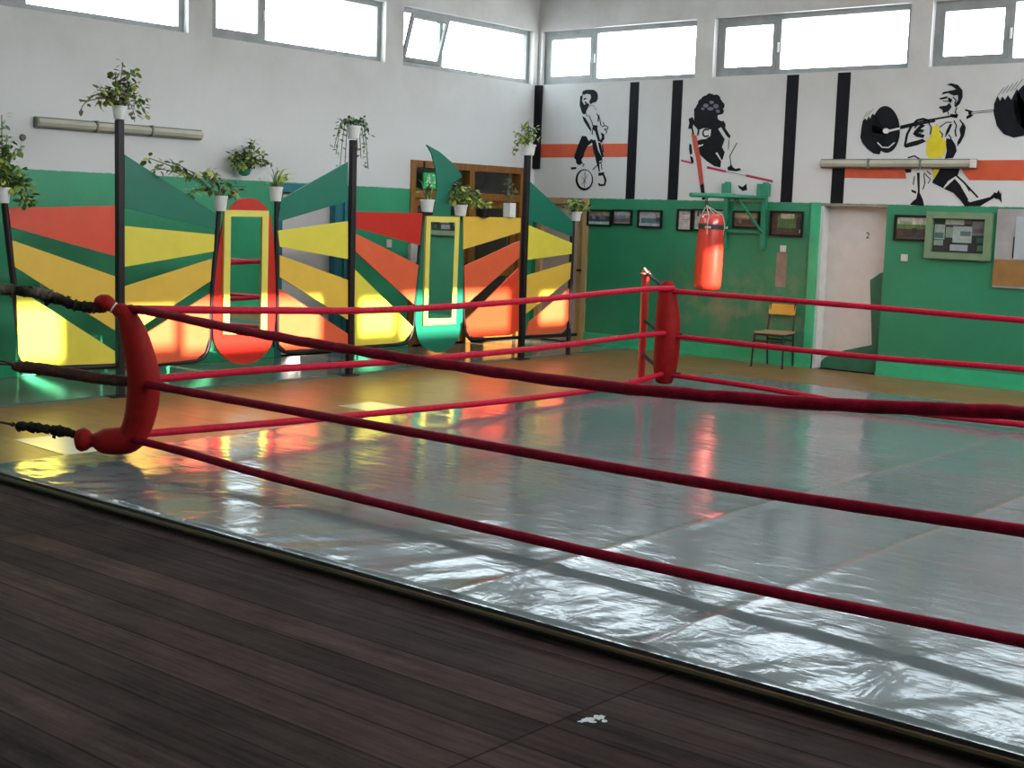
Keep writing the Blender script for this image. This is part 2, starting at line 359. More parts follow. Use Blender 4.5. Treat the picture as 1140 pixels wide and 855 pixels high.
def window(name, axis, pos, out, u0, u1, z0, z1, mull, hopper=False, panes=True):
    """steel window set into the wall; mull = u of the mullion"""
    d0, d1 = .09, .15
    P = (lambda u, z, d: (pos+out*d, u, z)) if axis == 0 else (lambda u, z, d: (u, pos+out*d, z))
    w = .065; b = MB()
    for (a, c, e, f) in ((u0, u1, z0, z0+w), (u0, u1, z1-w, z1), (u0, u0+w, z0+w, z1-w), (u1-w, u1, z0+w, z1-w), (mull-.03, mull+.03, z0+w, z1-w)):
        b.box(P(a, e, d0), P(c, f, d1))
    fr = structure(b.build(name, M_frame))
    lo, hi = (u0, mull) if (mull-u0) < (u1-mull) else (mull, u1)
    g = MB()
    if not hopper or lo != u0: g.box(P(u0+w, z0+w, .115), P(mull-.03, z1-w, .120))
    if not hopper or hi != u1: g.box(P(mull+.03, z0+w, .115), P(u1-w, z1-w, .120))
    g.build('window_pane', GLASS, fr)
    # sash of the small light
    lo += w if lo == u0 else .03; hi -= w if hi == u1 else .03
    s = MB(); sw = .055; zz0, zz1 = z0+w, z1-w
    tilt = radians(17) if hopper else 0
    def S(u, z, d):
        h = z-zz0; return P(u, zz0+h*cos(tilt)-d*sin(tilt), .105+d*cos(tilt)-h*sin(tilt))
    def sbox(m, a, c, e, f, da=-.02, db=.02):
        vs = [S(u, z, d) for d in (da, db) for z in (e, f) for u in (a, c)]
        m.add(vs, [(0,1,3,2), (4,6,7,5), (0,4,5,1), (1,5,7,3), (3,7,6,2), (2,6,4,0)])
    for (a, c, e, f) in ((lo, hi, zz0, zz0+sw), (lo, hi, zz1-sw, zz1), (lo, lo+sw, zz0+sw, zz1-sw), (hi-sw, hi, zz0+sw, zz1-sw)): sbox(s, a, c, e, f)
    sa = s.build('sash', M_frame, fr)
    if hopper:
        g2 = MB(); sbox(g2, lo+sw, hi-sw, zz0+sw, zz1-sw, -.003, .003); g2.build('pane', GLASS, sa)
    MB().box(P(mull-.012, z0+.28, d0-.02), P(mull+.012, z0+.40, d0)).build('handle', M_white, fr)
    return fr
k = 1
for i, (a, b) in enumerate(winA):
    window('window_%d' % k, 0, 0, -1, a, b, WZ0, WZ1, a+.80, hopper=(i == 0)); k += 1
for a, b in winB: window('window_%d' % k, 1, 0, 1, a, b, WZ0, WZ1, a+.90); k += 1
for a, b in winC: window('window_%d' % k, 0, RX, 1, a, b, CZ0, WZ1, a+.72); k += 1
for a, b in winD: window('window_%d' % k, 1, RY, -1, a, b, DZ0, DZ1, a+1.0); k += 1

# corner pipe boxing and painted bars on the back wall
tr = [2]
def trim(b, m): o = structure(b.build('trim_%d' % tr[0], m)); tr[0] += 1; return o
trim(MB().box((0, -.055, 2.46), (.105, 0, 3.64)), M_ink)
for (xt, xb, w) in ((1.71, 1.71, .15), (2.405, 2.405, .16), (4.11, 4.11, .165), (4.805, 4.805, .17)):
    trim(MB().box((xt-w/2, -.004, 2.055), (xt+w/2, 0, 3.63)), M_ink)
pl = lambda pts, y=-.002: [onB(x, yy, y) for x, yy in pts]
def band(pts): trim(MB().prism(pl(pts), (0, .0018, 0)), M_band)
band([(602, 160.5), (699.5, 159.8), (698.5, 174.8), (601, 175.5)])
band([(941, 186), (1007, 186.5), (1009, 199), (937.5, 198)])
band([(1068, 178.5), (1300, 177), (1300, 203), (1079, 200.5), (1072, 192)])

# ------------------------------------------------------------------ doors
def door_frame(b, axis, pos, u0, u1, z1, w, d0, d1):
    P = (lambda u, z, d: (pos+d, u, z)) if axis == 0 else (lambda u, z, d: (u, pos+d, z))
    for (a, c, e, f) in ((u0, u0+w, 0, z1-w), (u1-w, u1, 0, z1-w), (u0, u1, z1-w, z1)): b.box(P(a, e, d0), P(c, f, d1))
    return b
# petrol blue door in the left wall
b = door_frame(MB(), 0, 0, -4.84, -3.64, 2.07, .10, -.20, .03); b.box((-.16, -3.88, 0), (.01, -3.72, 1.98))
d1 = structure(b.build('door_1', M_tealframe))
lf = MB(); lf.box((-.14, -4.74, .01), (-.09, -3.88, 1.96)); lf.build('door_leaf', M_greyleaf, d1)
MB().box((-.09, -4.0, .98), (-.03, -3.93, 1.01)).build('handle', M_chain, d1)
# glazed timber entrance
y0, y1, zt = doorA2[0], doorA2[1], 2.46
ym = -1.36
b = door_frame(MB(), 0, 0, y0, y1, zt, .09, -.14, .02)
b.box((-.12, y0+.09, 1.97), (.015, y1-.09, 2.07)); b.box((-.12, ym-.05, 0), (.015, ym+.05, 1.97)); b.box((-.12, ym-.05, 2.07), (.015, ym+.05, zt-.09))
d2 = structure(b.build('door_2', M_wood))
for (a, c) in ((y0+.09, ym-.05), (ym+.05, y1-.09)):
    fr = MB(); w = .11
    for (e, f, g, h) in ((a, c, .02, .30), (a, c, 1.87, 1.97), (a, a+w, .30, 1.87), (c-w, c, .30, 1.87), (a+w, c-w, .92, 1.02)): fr.box((-.09, e, g), (-.045, f, h))
    lf = fr.build('door_leaf', M_wood, d2)
    MB().box((-.072, a+w, .30), (-.066, c-w, 1.87)).build('glass', DOORGLASS, lf)
    MB().box((-.072, a, 2.07), (-.066, c, 2.37)).build('transom_glass', DOORGLASS, d2)
    MB().box((-.045, (c-.07 if c < -1 else a+.04), 1.0), (-.0, (c-.04 if c < -1 else a+.07), 1.12)).build('handle', M_chain, lf)
def room_box(name, a, b, m, openside):
    x0, x1 = sorted((a[0], b[0])); y0, y1 = sorted((a[1], b[1])); z0, z1 = a[2], b[2]
    q = {'x0': [(x0,y0,z0),(x0,y1,z0),(x0,y1,z1),(x0,y0,z1)], 'x1': [(x1,y0,z0),(x1,y1,z0),(x1,y1,z1),(x1,y0,z1)],
         'y0': [(x0,y0,z0),(x1,y0,z0),(x1,y0,z1),(x0,y0,z1)], 'y1': [(x0,y1,z0),(x1,y1,z0),(x1,y1,z1),(x0,y1,z1)],
         'z0': [(x0,y0,z0),(x1,y0,z0),(x1,y1,z0),(x0,y1,z0)], 'z1': [(x0,y0,z1),(x1,y0,z1),(x1,y1,z1),(x0,y1,z1)]}
    mb = MB()
    for kk, f in q.items():
        if kk != openside: mb.face(f)
    return structure(mb.build(name, m))
room_box('wall_lobby', (-3.2, -3.2, .0), (-T, .05, 2.9), mat('lobby plaster', (.24, .23, .21), .8, .1), 'x1')
lamp = thing('reflection_tube', 'glowing tube standing in for a window reflection in the timber entrance', 'lamp', (-1.5, -1.35, 2.9))  # added glow behind the glass in place of a window reflection
MB().box((-1.8, -2.0, 2.82), (-1.2, -.6, 2.9)).build('housing', M_white, lamp)
MB().tube([(-1.5, -1.95, 2.77), (-1.5, -.65, 2.77)], .022, 8).build('tube', mat('glowing reflection tube', (1, .97, .9), .5, 0, emit=2.2), lamp)
# behind the petrol blue door is solid: plain backing
structure(MB().box((-.27, -4.84, 0), (-.20, -3.64, 2.07)).build('wall_left_backing', M_greyleaf))
# timber door by the corner, back wall
b = door_frame(MB(), 1, 0, .10, 1.02, 2.05, .08, -.03, .12); d3 = structure(b.build('door_3', M_lwood))
lf = MB(); lf.box((.18, .05, .01), (.80, .09, 1.97)); lf = lf.build('door_leaf', mat('pinkish grey door paint', (.40, .33, .29), .5, .08), d3)
MB().box((.80, .045, .01), (.94, .09, 1.97)).build('edge_board', M_lwood, lf)
MB().box((.84, -.01, 1.02), (.90, .05, 1.05)).build('handle', M_black, lf)
structure(MB().box((.0, T-.01, 0), (1.1, T+.03, 2.1)).build('wall_back_backing', M_dark))
# open doorway in the back wall: corridor, ajar white door
b = MB(); b.box((4.485, -.035, 0), (4.60, .06, 2.06)); d4 = structure(b.build('door_4', M_glight))
lf = MB(); lf.box((4.60, .16, .0), (5.47, .20, 2.035)); lf = lf.build('door_leaf', M_leafdoor, d4)
yk = .155; kp = [onB(a_, b_, yk) for a_, b_ in ((918,398),(940,390),(970.5,384),(968.5,312),(980,304))]
kp += [Vector((5.468, yk, kp[-1].z+.03)), Vector((5.468, yk, .005)), Vector((4.64, yk, .005)), Vector((4.64, yk, kp[0].z-.06))]
MB().prism(kp, (0, .004, 0)).build('kick_panel', mat('dark green kick paint', (.022, .150, .085), .45, .15), lf, label='dark green painted lower edge')
MB().box((4.60, .0, 0), (4.64, .16, 2.02)).build('door_stop', M_white, d4)
MB().box((4.60, -.004, 2.02), (5.47, .02, 2.045)).build('head_trim', mat('bare pinkish plaster', (.30, .21, .16), .8, .2), d4)
pn = Vector((5.14, .155, 0)); an = 0
text_mesh('door_number', '2', .11, M_black, Matrix.Translation((pn.x, pn.y, 1.64)) @ Matrix.Rotation(an, 4, 'Z') @ Matrix.Rotation(pi/2, 4, 'X'), lf)

# ------------------------------------------------------------------ wall murals
def poly(b, pts, crop, s, layer, mi):
    b.prism([onB(crop[0]+x/s, crop[1]+y/s, -.003-layer*.0015) for x, y in pts], (0, .001, 0), mi)
def ell(cx, cy, rx, ry, n=26, a0=0, a1=2*pi, rot=0):
    out = []
    for i in range(n):
        t = a0+(a1-a0)*i/n; x = rx*cos(t); y = ry*sin(t); out.append((cx+x*cos(rot)-y*sin(rot), cy+x*sin(rot)+y*cos(rot)))
    return out
def stroke(p, w):                                       # polyline to a thin polygon
    L_, R_ = [], []
    for i, (x, y) in enumerate(p):
        a = p[max(0, i-1)]; c = p[min(len(p)-1, i+1)]; d = hypot(c[0]-a[0], c[1]-a[1]) or 1
        nx, ny = -(c[1]-a[1])/d*w/2, (c[0]-a[0])/d*w/2; L_.append((x+nx, y+ny)); R_.append((x-nx, y-ny))
    return L_+R_[::-1]
INK, GREYI, WH, YEL, MRED, STK = range(6)
MUR = [M_ink, M_grink, M_wpaint, M_ypaint, M_mred, M_stick]
# tennis player
b = MB(); C0, S0 = (620, 90), 6.575
def q(pts, layer=0, mi=INK): poly(b, pts, C0, S0, layer, mi)
q([(190,400),(260,395),(318,440),(348,560),(345,770),(300,760),(285,600),(262,470),(225,480),(190,440)], 0, WH)
q([(190,75),(215,65),(270,65),(292,82),(300,105),(298,135),(285,155),(262,160),(244,172),(236,155),(250,122),(245,100),(215,95),(197,104),(183,98)], 1)
q([(170,112),(190,104),(184,148),(200,176),(222,162),(238,172),(226,200),(216,216),(213,240),(195,245),(182,232),(166,178)], 1)
q([(195,128),(216,123),(214,134),(197,140)], 2); q([(206,150),(220,158),(214,168),(203,164)], 2)
q([(185,258),(205,268),(230,308),(250,350),(248,372),(222,335),(198,296)], 1)
q([(262,322),(298,328),(295,352),(318,440),(302,447),(280,372),(262,352)], 1)
q([(320,378),(346,390),(348,422),(326,456),(312,442),(330,412)], 1)
q(stroke([(330,335),(352,326),(374,338),(370,356),(352,350)], 7), 1); q(stroke([(345,352),(366,372),(358,386)], 6), 1)
q(stroke([(292,238),(304,262),(300,300)], 6), 1); q(stroke([(225,190),(262,178),(290,215)], 4), 1, GREYI)
q([(183,402),(215,405),(232,440),(256,425),(270,442),(226,476),(202,520),(192,560),(178,578),(140,580),(125,563),(131,538),(155,470)], 1)
q([(138,578),(178,574),(186,602),(164,618),(142,606)], 1); q([(100,634),(142,630),(142,646),(104,650)], 1); q(stroke([(180,600),(200,610),(186,625)], 7), 1)
q([(255,438),(282,430),(302,510),(330,560),(334,582),(312,586),(302,642),(290,602),(280,560),(264,500)], 1)
q([(300,452),(318,450),(336,520),(346,556),(330,562),(314,515)], 1)
q([(302,674),(346,668),(346,690),(304,697)], 1); q(stroke([(342,690),(356,728),(348,762),(312,764),(306,750)], 15), 1)
q(stroke([(304,600),(310,665)], 10), 1); q(stroke([(262,650),(300,612),(332,588)], 7), 1)
for p_, w_ in (([(232,250),(256,300),(262,330)],6), ([(305,250),(318,300),(322,330)],5), ([(338,300),(345,322)],5), ([(276,470),(300,540)],6), ([(330,470),(340,520)],7), ([(322,600),(330,650)],6), ([(210,190),(205,225),(222,262)],5), ([(262,345),(258,395)],6), ([(180,700),(215,750)],2.5), ([(225,690),(180,760)],2.5), ([(205,660),(200,785)],2.5)): q(stroke(p_, w_), 2)
ro = ell(200, 725, 64, 78, 30); ri = ell(204, 720, 52, 66, 30)
b.ring([onB(620+x/S0, 90+y/S0, -.0045) for x, y in ro], [onB(620+x/S0, 90+y/S0, -.0045) for x, y in ri], (0, .001, 0), INK)
tag(b.build('wall_mural', MUR), 'black stencil mural of a tennis player with lowered racket over the orange band', 'mural')
C0, S0 = (620, 90), 6.575
# hockey player
b = MB(); C0, S0 = (750, 95), 7.12
for (cx, cy, rr_) in ((285,98,34), (335,108,36), (228,140,36), (372,160,32), (372,205,26), (190,200,30), (255,120,40), (300,150,75), (215,230,55)): q(ell(cx, cy, rr_, rr_, 14), .5)
q([(280,62),(312,70),(336,96),(376,114),(402,152),(386,192),(372,230),(346,240),(350,268),(376,284),(395,280),(412,310),(408,340),(430,370),(452,402),(442,422),(415,395),(376,330),(352,345),(405,428),(382,490),(405,530),(386,592),(370,586),(346,535),(332,535),(376,602),(370,652),(320,640),(262,600),(215,556),(188,520),(186,440),(215,430),(262,424),(296,372),(270,340),(232,340),(204,352),(200,392),(184,402),(190,350),(158,312),(164,230),(180,160),(214,118),(250,88)], 1)
q([(228,345),(296,350),(290,402),(240,428),(194,420),(202,395)], 2, WH)
for (cx, cy, rx, ry) in ((255,160,22,16), (300,135,18,14), (335,165,22,18), (290,185,26,14), (350,205,16,14), (230,185,14,12)): q(ell(cx, cy, rx, ry, 10), 2, GREYI)
q([(190,492),(230,478),(236,464),(214,472),(194,474)], 2, WH); q([(330,535),(346,532),(372,580),(378,605)], 2, WH)
q([(118,265),(150,250),(162,290),(150,330),(165,400),(150,396),(140,345),(114,345),(124,300)], 1)
q([(124,460),(140,470),(148,540),(130,552),(121,510)], 1); q([(130,560),(150,570),(160,610),(140,622)], 1)
q(stroke([(440,430),(432,505)], 5), 1); q(stroke([(502,455),(444,562),(455,630)], 6), 1)
q([(425,650),(440,642),(456,625),(470,650),(490,662),(522,655),(536,670),(500,682),(430,674)], 1); q([(510,790),(545,806),(576,780),(582,830),(545,838),(515,810)], 1)
q([(58,588),(152,610),(152,624),(58,602)], 1, MRED); q([(265,640),(415,674),(415,692),(262,660)], 1, MRED); q(stroke([(415,684),(575,716)], 5), 1, GREYI); q([(575,705),(786,752),(786,770),(572,724)], 1, MRED)
q([(138,378),(180,400),(216,590),(238,782),(206,792),(180,600),(150,450)], 3, STK); q([(206,785),(238,778),(250,905),(226,910)], 3)
ho = b.build('wall_mural', MUR); tag(ho, 'black stencil mural of a crouching hockey player with a letter C badge and red stick', 'mural')
pc = onB(781.5, 152.8, -.0075)
text_mesh('badge_letter', 'C', .15, M_ink, Matrix.Translation(pc) @ Matrix.Rotation(radians(-4), 4, 'Y') @ Matrix.Rotation(pi/2, 4, 'X'), ho, .004)
# weightlifter
b = MB(); C0, S0 = (940, 80), 7.12
q([(146,386),(166,368),(178,384),(192,350),(204,372),(222,330),(260,360),(335,500),(280,655),(230,648),(180,610),(140,560),(126,520),(134,450)], 1)
q(ell(330, 456, 110, 186, 36, rot=-.05), 1); q(ell(330, 468, 26, 22, 14), 2, WH); q(stroke([(262,560),(300,598),(350,600),(398,560)], 9), 2, WH)
q(stroke([(352,468),(440,448)], 16), 2, WH); q(stroke([(440,448),(720,388)], 15), 1)
for i in range(3): q(stroke([(150+i*24,372-i*18),(182+i*24,318-i*14)], 4), 1, GREYI)
C0, S0 = (990, 80), 5.347
q([(262,575),(425,575),(445,650),(540,760),(470,790),(330,690),(255,660)], 0, WH); q([(92,575),(250,575),(245,660),(215,795),(120,795),(120,640)], 0, WH)
q(stroke([(92,446),(106,372),(132,322),(166,288),(202,280),(240,292)], 14), 1); q([(90,440),(112,422),(200,398),(218,414),(170,436),(98,453)], 1)
q([(150,352),(190,308),(216,320),(186,340),(212,346),(172,364),(212,376),(202,394),(160,386),(140,370)], 1)
q(stroke([(66,325),(240,286),(402,258)], 11), 1); q(stroke([(470,246),(625,230)], 13), 1); q(stroke([(490,244),(620,231)], 5), 2, WH)
q([(340,76),(370,67),(410,78),(436,110),(437,150),(420,190),(396,212),(386,200),(410,165),(408,138),(384,142),(350,126),(312,136),(320,120),(370,110),(398,104),(374,86)], 1)
q([(298,156),(346,144),(346,158),(304,166)], 1); q([(300,206),(340,200),(358,184),(372,208),(350,236),(320,246),(315,226),(294,214)], 1); q([(350,150),(376,164),(366,186),(350,176)], 1)
q([(360,250),(412,254),(402,276),(370,270)], 1); q([(458,266),(480,250),(502,255),(486,270),(460,282)], 1); q([(450,220),(500,234),(480,241),(452,232)], 1)
q([(260,330),(284,308),(298,340),(310,390),(342,422),(336,470),(312,508),(242,516),(218,490),(224,410),(244,390)], 1, YEL)
q([(340,396),(372,400),(392,430),(402,470),(380,512),(330,518),(342,470),(336,420)], 1)
q([(440,300),(456,330),(446,380),(420,430),(402,426),(424,380),(418,340)], 1); q([(340,350),(360,310),(376,310),(355,360),(330,392)], 1); q(stroke([(300,330),(340,300),(372,300)], 6), 1)
q([(250,572),(420,572),(410,612),(350,650),(320,692),(255,660),(268,620)], 1); q([(256,578),(302,578),(264,642)], 2, YEL)
q([(325,696),(390,636),(420,670),(460,740),(480,776),(540,760),(600,745),(626,720),(642,740),(580,776),(540,800),(450,800),(420,760),(380,720)], 1)
q([(480,776),(465,765),(490,752),(520,760)], 2, WH)
q([(620,716),(640,722),(652,702),(660,728),(666,712),(670,782),(652,758),(630,756)], 1)
q(stroke([(398,616),(442,656),(528,748)], 11), 1); q(stroke([(110,512),(150,500),(186,522)], 9), 1)
q([(90,578),(132,578),(130,598),(100,602)], 1); q([(164,600),(181,600),(181,720),(200,760),(208,797),(120,792),(140,770),(160,755),(170,710)], 1); q([(130,700),(160,710),(160,726),(134,716)], 1); q(stroke([(205,600),(245,640),(230,665)], 6), 1)
q([(624,190),(644,142),(660,172),(672,146),(690,166),(706,138),(726,166),(760,100),(800,180),(850,300),(800,380),(740,392),(680,370),(640,320),(622,250)], 1)
q(ell(880, 210, 140, 160, 36), 1); q(ell(905, 220, 26, 24, 14), 2, WH)
for i in range(5): q(stroke([(648+i*24,140-i*8),(682+i*28,92-i*12)], 4), 1, GREYI)
for p_, w_ in (([(232,300),(250,330),(244,372)],7), ([(300,352),(318,372),(312,392)],6), ([(385,290),(400,320),(392,352),(398,385)],8), ([(352,372),(368,392),(362,420)],7), ([(176,306),(150,334)],8), ([(205,352),(170,372),(190,388)],6), ([(420,285),(440,312),(448,350)],9), ([(415,400),(408,440)],7), ([(205,610),(212,660),(200,700)],6), ([(224,590),(248,612)],6), ([(150,620),(142,672)],6), ([(445,655),(478,712)],6), ([(380,150),(398,168),(388,190)],7), ([(318,172),(350,176)],5), ([(402,212),(392,240),(404,256)],7), ([(350,236),(352,258)],5)): q(stroke(p_, w_), 2)
tag(b.build('wall_mural', MUR), 'black and yellow mural of a kneeling weightlifter shouldering a barbell with big discs', 'mural')

# ------------------------------------------------------------------ long tube light fittings
def tube_fitting(axis, u0, u1, zc, label, endcap, off=0):
    """three-section trough lamp on a wall"""
    P = (lambda u, d, z: (d, u, z)) if axis == 0 else (lambda u, d, z: (u, -d, z))
    t = thing('wall_lamp', label, 'lamp', P((u0+u1)/2, 0, zc))
    b = MB(); b.box(P(u0, 0, zc-.055), P(u1, .05, zc+.055)); b.build('housing', M_fix, t, bevel=.006)
    n = 3
    for i in range(n):
        a = u0+(u1-u0)*i/n+.015; c = u0+(u1-u0)*(i+1)/n-.015
        s = MB(); cs = [(.05, -.04), (.085, -.035), (.10, 0), (.085, .035), (.05, .04)]
        vs = [P(a, d, zc+z) for d, z in cs]+[P(c, d, zc+z) for d, z in cs]
        s.add(vs, [(0,1,2,3,4), (9,8,7,6,5)]+[(j, j+5, j+6, j+1) for j in range(4)]+[(0,4,9,5)]); s.build('diffuser', M_tub, t)
        if i: MB().box(P(a-.025, .0, zc-.058), P(a-.005, .102, zc+.058)).build('clip', M_fix, t)
    if endcap: MB().box(P(u1-.05, .045, zc-.045), P(u1+.005, .105, zc+.045)).build('end_cap', M_plast, t, label='white end cap')
tube_fitting(0, -7.96, -5.93, 2.555, 'long grey tube lamp on the left wall behind the tallest plant post', False)
tube_fitting(1, 4.58, 6.53, 2.535, 'long grey tube lamp across the weightlifter mural on the back wall', True)

# ------------------------------------------------------------------ pictures, boards, switches on the back wall
def picture(px, art, label, mframe=M_black, depth=.03, name='framed_picture', cat='picture', group=None, fw=.022):
    a = onB(px[0], px[1]); c = onB(px[2], px[3]); x0, x1, z0, z1 = a.x, c.x, c.z, a.z
    t = thing(name, label, cat, ((x0+x1)/2, 0, z0), group)
    O = [(x0,-.002,z0),(x1,-.002,z0),(x1,-.002,z1),(x0,-.002,z1)]; I = [(x0+fw,-.002,z0+fw),(x1-fw,-.002,z0+fw),(x1-fw,-.002,z1-fw),(x0+fw,-.002,z1-fw)]
    MB().ring(O, I, (0, -depth, 0)).build('frame', mframe, t)
    X = lambda u: x0+fw+(x1-x0-2*fw)*u; Z = lambda v: z0+fw+(z1-z0-2*fw)*v
    m = MB(); mats = []
    for (u0, u1, v0, v1, c_) in art:
        nm = 'print %.2f %.2f %.2f' % c_
        mm = mat(nm, c_, .35, .35, 18)
        if mm not in mats: mats.append(mm)
        k = len(m.f)
        m.box((X(u0), -.006-.0008*len(m.f)/6, Z(v0)), (X(u1), -.003, Z(v1)), mats.index(mm))
    m.build('print', mats, t)
    return t, X, Z
sky_, mid_, fig, pale = (.40,.42,.46), (.16,.19,.22), (.05,.045,.07), (.30,.50,.42)
picture((655,233,681,252), [(0,1,0,1,mid_),(0,1,.72,1,(.24,.22,.18)),(.65,1,.70,1,(.36,.34,.20)),(.03,.97,.25,.62,fig),(.15,.3,.40,.66,(.20,.18,.25)),(.5,.75,.38,.6,(.16,.13,.2)),(0,1,0,.2,pale)], 'framed team photo nearest the corner door, dark figures over a pale strip')
picture((683,233,704,251), [(0,1,0,1,(.22,.25,.28)),(0,1,.68,1,(.36,.46,.44)),(0,1,.12,.45,(.16,.10,.08)),(.2,.6,.4,.6,(.15,.2,.32)),(0,1,0,.12,(.2,.22,.26))], 'small framed photo with pale sky, second from the corner door')
picture((711,233.5,737,254), [(0,1,0,1,(.30,.31,.33)),(0,1,.5,1,(.38,.38,.39)),(.1,.9,.2,.55,(.08,.14,.19)),(.78,.95,.3,.6,(.05,.06,.08)),(0,1,0,.18,(.45,.45,.48)),(.78,.84,.6,.85,(.4,.15,.15))], 'framed photo with white lower margin, third from the corner door')
picture((755,232.5,770.5,257.5), [(0,1,0,1,(.58,.53,.53)),(.2,.8,.80,.88,(.50,.20,.25)),(.25,.75,.5,.53,(.36,.33,.35)),(.2,.8,.42,.45,(.36,.33,.35)),(.25,.75,.33,.36,(.36,.33,.35))], 'narrow framed certificate with pink heading left of the punching bag', cat='certificate', name='framed_certificate')
picture((772.5,232.5,807,258), [(0,1,0,1,(.50,.47,.38)),(.08,.16,.70,.95,(.04,.04,.05)),(.2,.3,.74,.95,(.06,.05,.05)),(.7,.76,.6,.9,(.10,.12,.22)),(.82,.88,.62,.88,(.05,.05,.06)),(.1,.9,.3,.36,(.32,.3,.26)),(.1,.9,.18,.22,(.32,.3,.26))], 'wide framed certificate hanging directly behind the punching bag', cat='certificate', name='framed_certificate')
picture((817,234.5,845.5,254.5), [(0,1,0,1,(.17,.12,.07)),(0,1,.62,1,(.32,.25,.15)),(.55,.75,.5,.7,(.36,.22,.10)),(.05,.95,.1,.5,(.10,.06,.045)),(.2,.3,.2,.62,(.22,.14,.08)),(.6,.7,.2,.6,(.05,.03,.03))], 'brown framed team photo between the green bracket uprights')
picture((858.5,234.5,893.5,264), [(0,1,0,1,(.06,.045,.03)),(.2,.85,.3,.9,(.07,.15,.045)),(.3,.75,.74,.96,(.42,.40,.30)),(.0,.2,.05,.9,(.07,.03,.03)),(.82,1,.1,.8,(.03,.028,.025)),(.94,1,.1,.26,(.5,.48,.4))], 'dark framed picture with green centre left of the open doorway')
picture((997,239,1034.5,269), [(0,1,0,1,(.07,.06,.04)),(.03,.97,.62,.97,(.46,.44,.36)),(.1,.5,.6,.8,(.25,.28,.18)),(0,1,.42,.66,(.09,.16,.04)),(.05,.95,.08,.46,(.045,.03,.03)),(.05,.2,.1,.4,(.11,.04,.04)),(.5,.65,.2,.5,(.025,.02,.03))], 'dark framed group photo between the doorway and notice case')
# notice case
a = onB(1034.5, 235.5); c = onB(1103, 290.5); x0, x1, z0, z1 = a.x, c.x, c.z, a.z
t = thing('notice_case', 'pale green glazed notice case with pinned papers on the back wall', 'notice board', ((x0+x1)/2, 0, z0))
fw = .075; mf = mat('pale sage frame paint', (.17, .25, .14), .5, .1)
O = [(x0,-.002,z0),(x1,-.002,z0),(x1,-.002,z1),(x0,-.002,z1)]; I = [(x0+fw,-.002,z0+fw),(x1-fw,-.002,z0+fw),(x1-fw,-.002,z1-fw),(x0+fw,-.002,z1-fw)]
MB().ring(O, I, (0, -.07, 0)).build('frame', mf, t)
MB().box((x0+fw, -.012, z0+fw), (x1-fw, -.002, z1-fw)).build('backing', mat('dark felt', (.045, .028, .035), .9, .2), t)
X = lambda u: x0+fw+(x1-x0-2*fw)*u; Z = lambda v: z1-fw-(z1-z0-2*fw)*v
for i, (u0, u1, v0, v1, c_) in enumerate([(.22,.58,.02,.18,(.48,.43,.41)),(.58,.72,.0,.14,(.16,.07,.07)),(.02,.22,.18,.62,(.40,.42,.40)),(.03,.2,.42,.58,(.11,.15,.20)),(.02,.2,.64,.80,(.34,.38,.34)),(.24,.38,.25,.56,(.30,.33,.26)),(.38,.74,.22,.70,(.47,.48,.47)),(.52,.72,.36,.50,(.14,.16,.19)),(.34,.68,.76,.94,(.47,.43,.52)),(.74,.98,.06,.48,(.24,.16,.20)),(.76,.96,.28,.40,(.12,.09,.14)),(.84,.98,.54,.68,(.05,.12,.09)),(.86,.97,.76,.92,(.10,.20,.15))]):
    MB().box((X(u0), -.014-.0006*i, Z(v1)), (X(u1), -.013-.0006*i, Z(v0))).build('paper', mat('paper %d' % i, c_, .7, .12, 20), t)
for i in range(5): pass
MB().box((x0+fw, -.050, z0+fw), (x1-fw, -.046, z1-fw)).build('glass', GLASS, t)
# wall chart on the right
a = onB(1112, 232.5); c = onB(1112, 320); x0, z1, z0 = a.x, a.z, c.z; x1 = x0+.98
t = thing('wall_chart', 'tall pale wall chart with brown lower panel at right edge', 'chart', ((x0+x1)/2, 0, z0))
MB().box((x0, -.03, z0), (x1, -.002, z1)).build('board', mat('pale chart', (.30, .26, .25), .4, .18, 4, c2=(.38, .39, .40)), t)
MB().box((x0+.0, -.034, z0+.02), (x1, -.0305, z0+.32)).build('lower_panel', mat('brown chart panel', (.30, .15, .045), .45, .2), t, label='brown lower panel')
MB().box((x0+.22, -.036, z0+.33), (x1-.1, -.0305, z1-.08)).build('paper', mat('white chart paper', (.42, .45, .48), .4, .05), t)
MB().box((x0+.205, -.037, z0+.34), (x0+.217, -.0305, z0+.58)).build('marker', M_black, t)
# switches
for (p, lab) in (((872, 277), 'ivory light switch left of the doorway above a bare plaster strip'), ((1007, 287), 'ivory light switch right of the doorway below the group photo')):
    w = onB(*p); t = thing('light_switch', lab, 'switch', (w.x, 0, w.z))
    MB().box((w.x-.042, -.014, w.z-.042), (w.x+.042, 0, w.z+.042)).build('plate', M_plast, t, bevel=.004)
    MB().box((w.x-.018, -.02, w.z-.022), (w.x+.018, -.012, w.z+.022)).build('rocker', M_white, t)
w0 = onB(865, 281); w1 = onB(875, 320); trim(MB().box((w0.x, -.0015, w1.z), (w1.x-.01, 0, w0.z)), mat('bare pinkish plaster', (.30, .21, .16), .8, .2))
